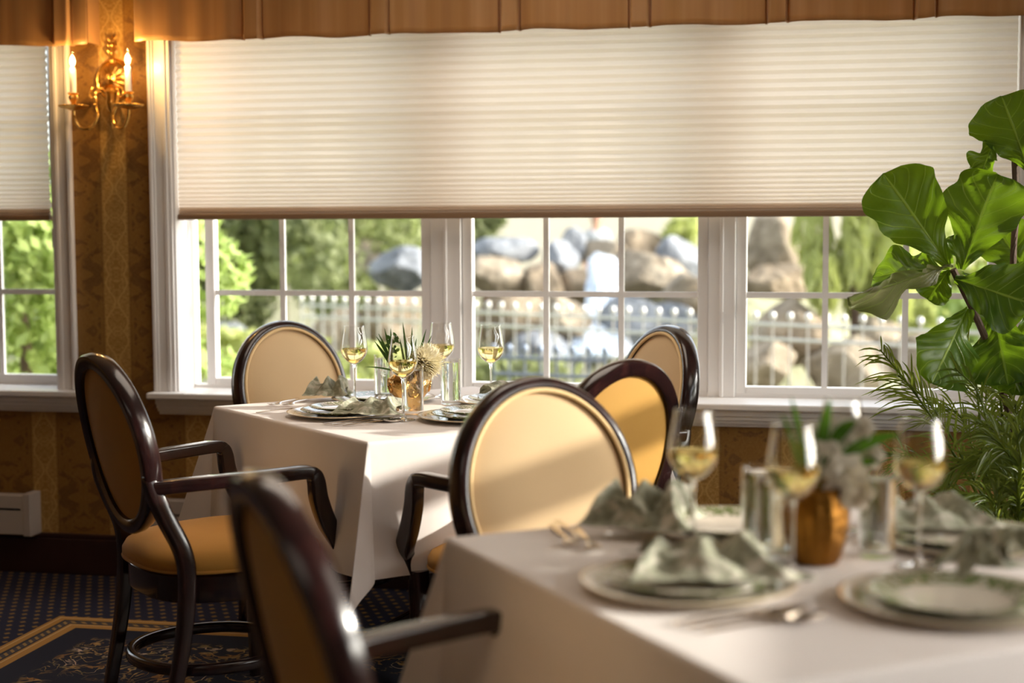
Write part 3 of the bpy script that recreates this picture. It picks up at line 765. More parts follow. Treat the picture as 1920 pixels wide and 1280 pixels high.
# ---------------------------------------------------------------- napkins
# draped cloth shapes of three folded napkins: vertex x, y, z in 0.4 mm steps, row by row of a 28 x 25 grid
FOLD_WIDE = [-303,-307,10,-307,-293,44,-308,-285,82,-308,-283,122,-309,-272,158,-307,-236,176,-308,-196,183,-309,-159,189,-311,-124,188,-315,-86,187,-320,-50,187,-325,-15,188,-319,21,180,-318,53,167,-317,87,153,
-316,122,139,-314,154,124,-305,181,100,-295,204,74,-286,227,49,-278,250,24,-270,283,13,-261,317,10,-251,352,9,-239,386,13,-280,-294,10,-285,-278,41,-286,-273,79,-286,-273,120,-287,-267,157,
-290,-230,164,-287,-192,176,-288,-156,185,-290,-123,191,-294,-85,191,-299,-50,191,-303,-16,184,-303,19,197,-300,49,182,-298,83,166,-294,114,143,-295,140,120,-288,177,118,-279,205,95,-272,231,73,
-266,257,51,-253,258,18,-249,292,24,-238,326,20,-225,360,9,-258,-278,9,-264,-264,41,-264,-261,78,-265,-261,117,-265,-258,154,-270,-222,154,-274,-186,160,-278,-152,166,-277,-120,174,-272,-86,189,
-278,-52,182,-280,-18,183,-282,12,206,-280,43,191,-279,69,163,-277,98,136,-276,125,114,-268,162,114,-261,198,112,-252,227,92,-244,253,70,-250,238,40,-236,268,36,-224,300,26,-212,333,10,
-239,-259,10,-243,-250,44,-244,-250,81,-243,-251,118,-244,-248,153,-249,-214,159,-256,-184,175,-255,-152,166,-258,-119,160,-252,-88,178,-257,-55,174,-258,-20,182,-260,5,210,-258,33,191,-258,57,162,
-257,85,134,-256,111,110,-249,146,109,-241,182,110,-233,219,109,-224,246,89,-231,230,59,-225,243,29,-212,273,24,-199,306,9,-220,-242,14,-222,-239,49,-222,-242,87,-222,-241,122,-222,-240,156,
-228,-208,165,-234,-180,181,-237,-146,179,-236,-122,153,-235,-89,161,-235,-56,167,-235,-24,181,-237,-1,211,-238,21,188,-237,46,162,-236,73,135,-235,100,110,-228,132,109,-220,167,108,-211,204,108,
-204,237,106,-210,221,75,-206,227,43,-198,248,20,-185,280,9,-198,-227,20,-200,-227,56,-200,-231,94,-200,-232,128,-200,-234,162,-206,-203,173,-212,-175,187,-214,-141,181,-213,-122,150,-212,-89,158,
-211,-59,167,-211,-29,182,-214,-5,209,-214,16,186,-214,38,162,-214,63,136,-212,93,116,-212,123,126,-202,157,124,-194,194,126,-187,226,125,-189,213,91,-186,215,58,-179,229,31,-167,256,13,
-176,-210,27,-178,-212,64,-178,-219,101,-178,-223,136,-177,-228,171,-183,-199,183,-190,-169,194,-191,-136,180,-189,-118,147,-189,-91,164,-188,-61,171,-187,-33,182,-190,-7,206,-190,15,185,-190,37,163,
-190,58,137,-189,87,120,-190,116,136,-184,149,141,-175,183,142,-169,215,142,-167,206,106,-165,204,73,-159,215,44,-149,235,20,-152,-192,35,-155,-196,71,-156,-203,109,-156,-210,144,-154,-218,179,
-161,-189,191,-168,-157,200,-167,-135,171,-165,-112,142,-164,-89,164,-164,-62,176,-164,-34,185,-166,-7,206,-166,16,186,-166,36,162,-165,56,137,-165,83,122,-166,109,145,-163,141,153,-156,172,154,
-149,203,156,-145,201,121,-144,194,88,-138,202,57,-130,217,31,-126,-175,45,-131,-178,80,-133,-185,117,-133,-194,152,-133,-203,186,-140,-173,199,-146,-139,196,-142,-124,164,-141,-105,136,-139,-84,161,
-139,-60,178,-140,-32,190,-141,-5,212,-142,18,189,-141,37,162,-141,56,136,-141,81,122,-143,104,151,-142,132,164,-136,160,166,-128,192,169,-124,191,137,-122,185,102,-116,190,70,-109,202,43,
-98,-163,57,-105,-162,91,-111,-167,128,-111,-177,162,-111,-185,194,-119,-152,204,-123,-122,189,-118,-111,158,-116,-96,130,-114,-77,157,-114,-56,178,-115,-28,196,-117,-1,220,-117,19,194,-116,37,164,
-116,56,138,-116,80,124,-118,101,154,-119,123,173,-116,149,179,-107,182,182,-103,180,151,-101,175,117,-94,179,82,-88,187,53,-68,-165,74,-77,-157,107,-88,-151,142,-87,-162,173,-89,-167,202,
-97,-131,205,-97,-109,181,-94,-96,153,-91,-85,126,-91,-65,151,-89,-49,178,-90,-23,202,-92,3,227,-91,20,199,-91,38,169,-90,56,143,-91,79,127,-92,98,155,-93,121,170,-94,139,191,
-85,172,194,-83,167,165,-78,166,131,-71,172,97,-64,182,69,-48,-186,95,-52,-168,127,-64,-160,161,-64,-144,186,-66,-147,212,-73,-112,200,-70,-102,172,-66,-92,148,-65,-75,124,-66,-54,147,
-64,-39,176,-65,-17,206,-66,7,232,-66,22,201,-65,39,172,-66,59,150,-66,79,128,-66,95,152,-67,116,168,-70,129,195,-62,162,207,-61,156,178,-55,168,147,-52,183,118,-51,197,90,
-33,-209,119,-35,-189,149,-37,-169,180,-37,-152,201,-40,-130,215,-45,-101,195,-41,-95,168,-39,-81,148,-39,-63,123,-40,-44,143,-39,-29,172,-39,-11,204,-40,10,231,-40,28,201,-40,45,174,
-40,62,151,-40,77,123,-40,91,146,-41,111,165,-43,124,196,-41,149,222,-41,166,196,-41,184,167,-41,199,140,-43,214,114,-13,-177,111,-13,-161,141,-13,-145,171,-13,-129,195,-13,-113,218,
-13,-98,192,-13,-82,171,-13,-67,151,-13,-51,121,-13,-36,140,-13,-20,166,-13,-4,198,-13,12,226,-13,28,194,-13,43,166,-13,58,143,-13,74,115,-13,90,136,-13,105,163,-13,121,196,
-13,137,228,-13,153,199,-13,168,168,-13,184,143,-13,199,118,13,-174,110,13,-159,138,13,-143,167,13,-128,193,13,-112,220,13,-97,196,13,-81,175,13,-65,152,13,-49,119,13,-33,138,
13,-18,163,13,-3,194,13,13,221,13,29,189,13,45,161,13,60,138,13,76,111,13,92,136,13,107,166,13,122,202,13,138,232,13,154,200,13,170,169,13,186,144,13,202,118,
32,-203,115,34,-185,142,36,-167,170,38,-148,196,40,-128,221,42,-106,201,40,-91,175,40,-75,148,40,-54,118,40,-33,134,40,-23,162,40,-5,189,40,13,214,39,35,189,37,56,166,
39,69,139,39,87,113,36,109,137,38,124,172,40,134,209,40,152,236,37,174,204,39,191,171,42,205,144,45,219,115,47,-186,90,53,-170,120,61,-160,151,64,-141,178,60,-150,209,
68,-118,199,69,-94,175,68,-74,147,67,-60,116,66,-34,131,63,-14,153,61,5,177,66,13,209,62,43,198,62,62,174,63,79,147,64,95,119,61,121,141,63,134,177,67,143,214,
67,163,239,66,172,200,67,181,163,68,191,132,69,201,100,67,-173,67,76,-164,99,85,-155,130,86,-159,165,79,-169,196,92,-135,192,96,-104,170,91,-88,139,93,-66,118,93,-37,136,
90,-12,153,86,13,172,92,9,205,89,38,201,86,66,186,87,86,159,89,102,130,86,131,145,90,139,180,92,151,215,92,173,239,92,185,203,95,190,167,98,196,133,101,203,100,
93,-184,49,99,-177,80,105,-172,112,107,-175,148,100,-186,180,114,-152,182,121,-117,167,116,-100,136,118,-73,127,114,-47,151,112,-20,168,113,12,168,117,1,201,115,31,198,112,64,193,
110,91,171,112,107,141,111,137,146,115,144,179,118,157,214,117,181,240,116,196,209,117,207,175,118,217,141,120,227,108,112,-208,36,118,-196,61,124,-187,90,127,-188,127,121,-201,162,
134,-170,170,145,-134,165,141,-113,138,140,-83,140,138,-54,162,138,-22,161,138,10,162,141,-4,193,139,27,192,137,59,188,134,93,181,135,113,153,136,141,147,138,153,176,142,162,211,
142,187,239,141,205,212,141,220,181,144,228,147,150,232,113,128,-234,24,136,-217,44,143,-204,70,148,-202,106,142,-213,143,153,-185,153,166,-152,159,166,-123,141,162,-95,152,164,-58,155,
163,-25,154,162,5,153,164,-7,182,158,23,175,158,55,175,158,87,176,156,121,167,161,142,150,162,158,175,166,168,209,166,192,239,165,212,214,165,211,178,162,207,145,159,203,113,
141,-261,14,151,-241,32,161,-224,55,168,-217,89,163,-226,125,169,-194,130,182,-165,140,192,-132,144,184,-101,140,181,-64,137,170,-32,130,181,-5,140,186,-9,170,177,21,159,176,53,159,
179,83,164,180,118,164,185,144,152,186,162,177,189,178,209,191,196,242,172,189,214,161,186,179,155,182,147,149,177,117,149,-292,10,164,-269,27,179,-246,45,188,-232,74,185,-237,108,
185,-204,108,199,-176,121,197,-140,120,179,-112,117,180,-75,114,185,-38,110,200,-18,129,208,-11,159,195,18,144,193,52,143,199,82,151,198,116,149,209,145,156,209,157,187,208,169,221,
209,206,228,189,201,200,183,175,173,171,161,145,160,151,117,154,-322,9,170,-298,29,189,-273,44,206,-249,61,207,-246,94,200,-214,88,213,-184,101,196,-152,97,179,-122,95,184,-84,91,
202,-52,100,219,-31,122,230,-15,148,214,14,130,211,50,128,214,84,133,220,117,140,231,139,163,227,145,198,231,176,218,228,213,214,206,214,186,198,192,157,191,173,129,183,156,101,
159,-350,9,175,-326,30,194,-301,47,211,-276,63,229,-252,79,217,-221,69,224,-189,78,204,-158,75,186,-129,72,198,-93,74,218,-69,99,236,-47,121,249,-20,135,233,10,117,232,48,117,
237,81,128,242,111,144,250,129,173,249,144,205,246,180,201,243,218,196,222,222,170,206,210,140,199,191,111,192,173,82,174,-374,11,186,-340,9,198,-308,21,217,-284,38,237,-263,56,
237,-228,56,229,-194,55,212,-163,53,196,-132,52,216,-106,70,237,-78,89,251,-50,105,264,-22,119,251,11,103,254,47,113,259,75,133,260,100,156,263,115,188,264,150,188,258,184,181,
257,221,177,236,229,151,218,222,121,207,207,91,199,189,61,190,-395,12,202,-361,9,214,-326,10,225,-293,15,244,-269,32,239,-234,32,232,-199,33,222,-165,33,209,-132,33,227,-104,51,
245,-76,69,260,-48,85,274,-20,98,270,18,94,276,47,116,276,65,145,277,89,170,281,123,175,276,157,169,268,191,161,269,227,158,248,236,131,229,233,101,216,220,70,207,204,39,
206,-414,9,218,-379,13,231,-344,12,241,-309,9,243,-274,9,239,-238,10,233,-203,11,225,-167,11,220,-131,14,234,-100,30,250,-70,48,266,-42,63,282,-15,77,292,17,98,296,42,124,
297,65,150,298,97,164,296,133,159,286,165,149,278,199,141,281,235,139,260,243,110,241,243,81,226,233,49,215,218,16]
FOLD_FLAT = [-311,-376,9,-312,-354,24,-312,-327,28,-319,-303,15,-318,-270,9,-312,-237,10,-310,-203,9,-310,-169,9,-310,-134,10,-308,-99,10,-306,-67,9,-305,-33,10,-301,3,9,-298,39,9,-296,72,20,
-290,103,18,-282,136,9,-277,167,27,-278,199,14,-276,232,10,-275,265,10,-275,298,10,-276,332,13,-277,368,11,-276,404,9,-287,-383,10,-288,-360,24,-290,-333,17,-293,-304,10,-295,-272,24,
-293,-239,29,-286,-210,14,-285,-174,11,-286,-139,11,-286,-104,18,-284,-71,19,-281,-40,9,-278,-5,9,-274,31,14,-273,65,25,-267,97,21,-259,128,11,-254,162,21,-254,194,10,-252,227,13,
-251,260,14,-251,293,16,-251,326,10,-251,362,10,-252,398,14,-264,-385,10,-264,-360,20,-268,-335,9,-271,-303,25,-273,-271,39,-273,-239,46,-265,-211,27,-262,-177,16,-262,-141,12,-262,-107,21,
-264,-77,9,-258,-45,9,-254,-10,12,-252,25,21,-250,60,28,-244,91,22,-236,122,14,-233,155,11,-231,190,10,-228,224,9,-228,256,16,-227,289,15,-227,322,9,-227,356,11,-228,391,18,
-242,-377,13,-244,-351,12,-247,-322,13,-249,-293,33,-252,-263,50,-254,-232,59,-244,-206,38,-240,-174,23,-239,-140,14,-242,-106,11,-242,-73,12,-246,-46,28,-237,-12,27,-232,23,31,-230,57,37,
-225,87,33,-218,118,26,-214,149,23,-214,183,24,-206,216,10,-206,247,14,-206,281,9,-205,314,10,-206,346,16,-207,380,25,-220,-364,14,-223,-339,9,-226,-309,17,-229,-278,34,-230,-253,55,
-233,-225,67,-224,-198,47,-220,-167,32,-222,-134,28,-220,-102,16,-222,-72,23,-225,-45,40,-219,-10,43,-214,23,45,-211,56,50,-207,85,47,-200,115,39,-198,146,38,-194,180,34,-184,209,13,
-183,240,10,-186,274,18,-187,307,24,-185,338,23,-188,370,35,-199,-350,15,-201,-326,9,-204,-294,23,-207,-264,38,-208,-241,59,-211,-215,75,-203,-189,55,-200,-159,43,-201,-127,37,-198,-97,23,
-201,-70,34,-204,-41,52,-203,-7,62,-196,26,63,-196,57,69,-191,85,64,-182,113,54,-179,144,50,-172,177,42,-162,205,17,-161,235,14,-162,270,18,-166,300,32,-164,331,32,-170,360,47,
-177,-336,12,-179,-308,16,-183,-277,29,-185,-249,43,-187,-225,61,-188,-205,81,-182,-179,65,-179,-150,55,-178,-120,46,-177,-90,31,-182,-68,49,-182,-36,63,-183,-3,77,-182,29,83,-181,60,89,
-174,87,83,-164,113,70,-157,143,59,-149,176,47,-138,201,21,-138,231,20,-140,266,23,-145,295,40,-144,326,44,-153,352,62,-154,-321,9,-157,-291,25,-160,-261,37,-163,-234,49,-164,-213,70,
-165,-194,91,-159,-168,78,-157,-141,68,-155,-112,54,-154,-81,38,-161,-56,46,-160,-31,72,-161,1,85,-159,33,88,-160,62,101,-155,89,98,-147,116,86,-137,146,71,-125,170,46,-115,198,27,
-115,229,27,-117,264,28,-121,295,37,-124,320,56,-137,342,77,-131,-302,10,-135,-272,29,-138,-242,39,-140,-219,58,-140,-201,82,-140,-184,105,-136,-158,94,-135,-131,84,-135,-101,67,-134,-70,48,
-138,-45,42,-137,-22,69,-137,3,91,-135,33,96,-136,63,108,-132,89,106,-123,117,94,-112,141,69,-101,167,48,-93,195,36,-93,227,36,-94,261,37,-99,290,47,-113,305,71,-120,331,91,
-110,-281,10,-113,-253,28,-115,-226,45,-116,-206,68,-116,-188,95,-115,-173,121,-114,-147,111,-114,-120,98,-113,-90,77,-116,-56,61,-114,-39,42,-114,-12,64,-112,10,87,-111,33,105,-111,64,112,
-107,88,108,-98,116,96,-87,138,71,-77,165,56,-72,193,50,-72,225,48,-71,257,46,-76,284,56,-92,295,82,-102,319,104,-88,-261,12,-90,-235,32,-91,-212,54,-91,-194,80,-91,-180,110,
-90,-162,133,-90,-136,120,-91,-108,105,-92,-77,85,-91,-54,57,-88,-35,41,-88,-9,62,-88,15,81,-87,39,100,-87,64,118,-82,87,111,-76,107,89,-63,136,79,-61,165,75,-59,193,71,
-61,222,71,-52,250,62,-53,277,65,-69,286,90,-82,305,114,-64,-243,17,-65,-219,41,-66,-199,66,-66,-183,94,-65,-171,123,-65,-151,141,-65,-125,123,-67,-96,107,-66,-71,83,-65,-52,54,
-63,-31,42,-64,-14,69,-63,11,87,-63,36,106,-62,62,124,-57,83,113,-51,106,94,-50,136,100,-47,164,96,-45,190,92,-45,219,91,-34,241,78,-30,267,74,-43,280,97,-59,291,122,
-39,-227,23,-40,-207,50,-40,-189,77,-40,-173,105,-39,-162,133,-39,-141,145,-40,-114,124,-41,-87,106,-40,-71,80,-39,-48,57,-38,-28,46,-39,-9,69,-39,8,97,-38,34,116,-37,61,133,
-33,82,125,-27,100,100,-26,130,92,-21,158,94,-19,184,87,-22,210,81,-16,233,97,-8,254,84,-20,269,106,-36,278,130,-13,-218,32,-13,-201,59,-13,-183,87,-14,-165,115,-13,-153,142,
-13,-133,150,-16,-103,130,-15,-87,103,-13,-69,82,-14,-44,66,-12,-26,52,-12,-7,75,-13,13,102,-14,33,129,-12,59,146,-9,80,138,-2,96,111,-1,121,91,-3,147,77,-3,173,66,
2,200,71,6,216,95,15,242,95,4,257,117,-12,264,139,12,-222,48,13,-206,72,13,-186,97,13,-164,126,13,-145,151,13,-125,159,11,-100,134,13,-85,107,13,-64,90,13,-46,68,
14,-27,60,13,-9,84,13,12,109,13,31,136,14,55,154,17,72,142,17,101,130,23,124,104,25,143,78,19,157,54,25,184,61,32,205,85,37,225,106,28,243,127,13,250,149,
40,-212,54,40,-193,70,40,-174,96,40,-154,127,40,-135,155,40,-116,167,40,-99,138,40,-81,114,40,-63,95,40,-46,74,40,-27,66,40,-8,86,40,11,109,40,30,136,40,49,161,
40,67,156,40,85,130,40,102,98,40,120,67,40,138,44,40,156,64,40,176,92,40,195,114,40,214,136,40,233,158,67,-224,59,67,-204,73,67,-184,96,67,-163,125,67,-143,153,
67,-123,168,67,-106,141,67,-88,117,67,-69,97,67,-51,76,67,-33,69,67,-13,86,67,7,105,67,27,130,67,48,157,67,67,155,67,84,130,67,102,98,67,120,65,67,137,40,
67,157,60,67,178,87,67,198,108,67,218,128,67,238,153,93,-245,66,90,-226,84,91,-204,105,92,-181,128,94,-156,149,93,-135,165,95,-112,144,94,-95,118,94,-70,104,93,-51,85,
93,-39,68,93,-20,87,93,1,104,93,21,127,93,46,148,93,67,147,93,86,124,93,106,95,93,124,65,93,143,41,92,166,57,91,189,80,91,210,99,90,232,117,92,253,144,
124,-248,58,123,-229,81,121,-210,104,120,-189,126,120,-168,149,120,-146,164,117,-128,137,121,-101,118,113,-87,93,113,-67,74,118,-47,69,119,-24,87,119,-2,104,118,21,122,118,45,141,
118,66,136,118,86,114,119,108,90,119,128,65,118,147,42,118,171,58,117,194,81,117,216,99,116,242,111,115,267,134,125,-230,32,129,-211,57,137,-197,83,134,-177,105,140,-162,131,
143,-158,158,143,-132,139,136,-121,109,133,-101,85,136,-78,71,140,-57,78,138,-35,101,140,-11,116,142,15,128,142,43,131,144,66,129,143,85,106,143,106,82,143,127,59,144,150,40,
144,174,57,143,199,79,142,226,94,140,252,107,129,281,114,138,-218,9,145,-200,36,152,-185,62,158,-176,90,163,-172,121,165,-170,148,168,-140,137,160,-130,107,156,-114,82,160,-87,74,
160,-69,89,162,-40,103,164,-12,112,158,15,109,163,41,118,165,65,116,166,95,110,168,111,81,168,131,56,168,154,35,170,176,53,167,207,68,163,236,80,153,265,87,144,294,93,
154,-241,11,166,-217,30,174,-195,52,180,-188,81,184,-184,112,187,-180,141,191,-149,134,184,-139,105,179,-123,79,184,-94,76,184,-73,88,185,-42,95,179,-13,92,175,15,91,183,41,103,
186,66,104,188,96,99,187,126,87,192,139,56,193,158,29,187,186,35,187,215,51,177,246,58,168,277,65,161,306,72,176,-258,9,185,-235,33,196,-207,45,202,-199,75,206,-193,106,
209,-189,135,214,-158,130,207,-145,101,202,-129,74,207,-100,78,205,-74,76,200,-43,75,196,-14,74,192,15,73,200,43,84,205,68,87,207,98,83,210,130,79,206,158,60,216,168,29,
208,195,23,201,225,30,193,257,37,185,288,45,179,318,51,199,-271,9,209,-247,33,219,-217,41,223,-212,72,227,-206,104,232,-197,132,231,-168,116,230,-138,99,225,-131,67,223,-101,61,
222,-74,59,218,-42,60,214,-13,58,211,17,57,213,48,63,217,74,65,220,104,62,230,133,64,230,165,61,235,183,34,229,208,21,221,239,21,213,270,25,204,302,29,199,332,33,
223,-281,9,232,-257,34,238,-230,50,244,-203,66,250,-208,99,255,-200,128,253,-165,124,250,-147,91,248,-129,61,242,-102,46,238,-75,41,234,-42,41,231,-11,41,228,21,41,233,52,50,
236,79,50,239,111,46,243,141,44,251,171,48,252,201,40,249,224,20,242,255,20,234,286,21,226,318,26,220,348,22,247,-289,9,255,-262,30,259,-232,40,266,-208,59,272,-208,93,
277,-199,123,276,-164,122,273,-144,90,270,-123,61,264,-98,41,259,-72,31,253,-40,28,249,-7,26,247,27,28,256,56,45,258,85,43,259,117,33,264,150,32,272,180,36,274,210,31,
270,238,19,263,270,23,256,302,19,249,334,21,244,363,14,271,-296,9,277,-266,24,280,-235,31,287,-212,52,293,-204,85,299,-197,117,298,-162,120,294,-138,92,290,-114,67,285,-90,47,
280,-65,31,275,-34,22,269,-1,16,267,36,19,278,62,40,281,91,36,279,124,21,286,159,21,292,190,23,290,219,14,293,251,23,286,284,21,281,315,18,275,348,16,268,379,9,
294,-301,9,299,-269,18,300,-238,24,308,-217,47,314,-205,79,320,-193,110,318,-160,112,312,-128,100,307,-103,78,302,-78,58,298,-53,40,295,-25,24,290,7,11,286,44,9,299,67,31,
301,98,24,300,132,9,307,168,10,312,201,9,312,228,11,312,261,10,310,295,10,307,327,10,303,359,9,295,394,12]
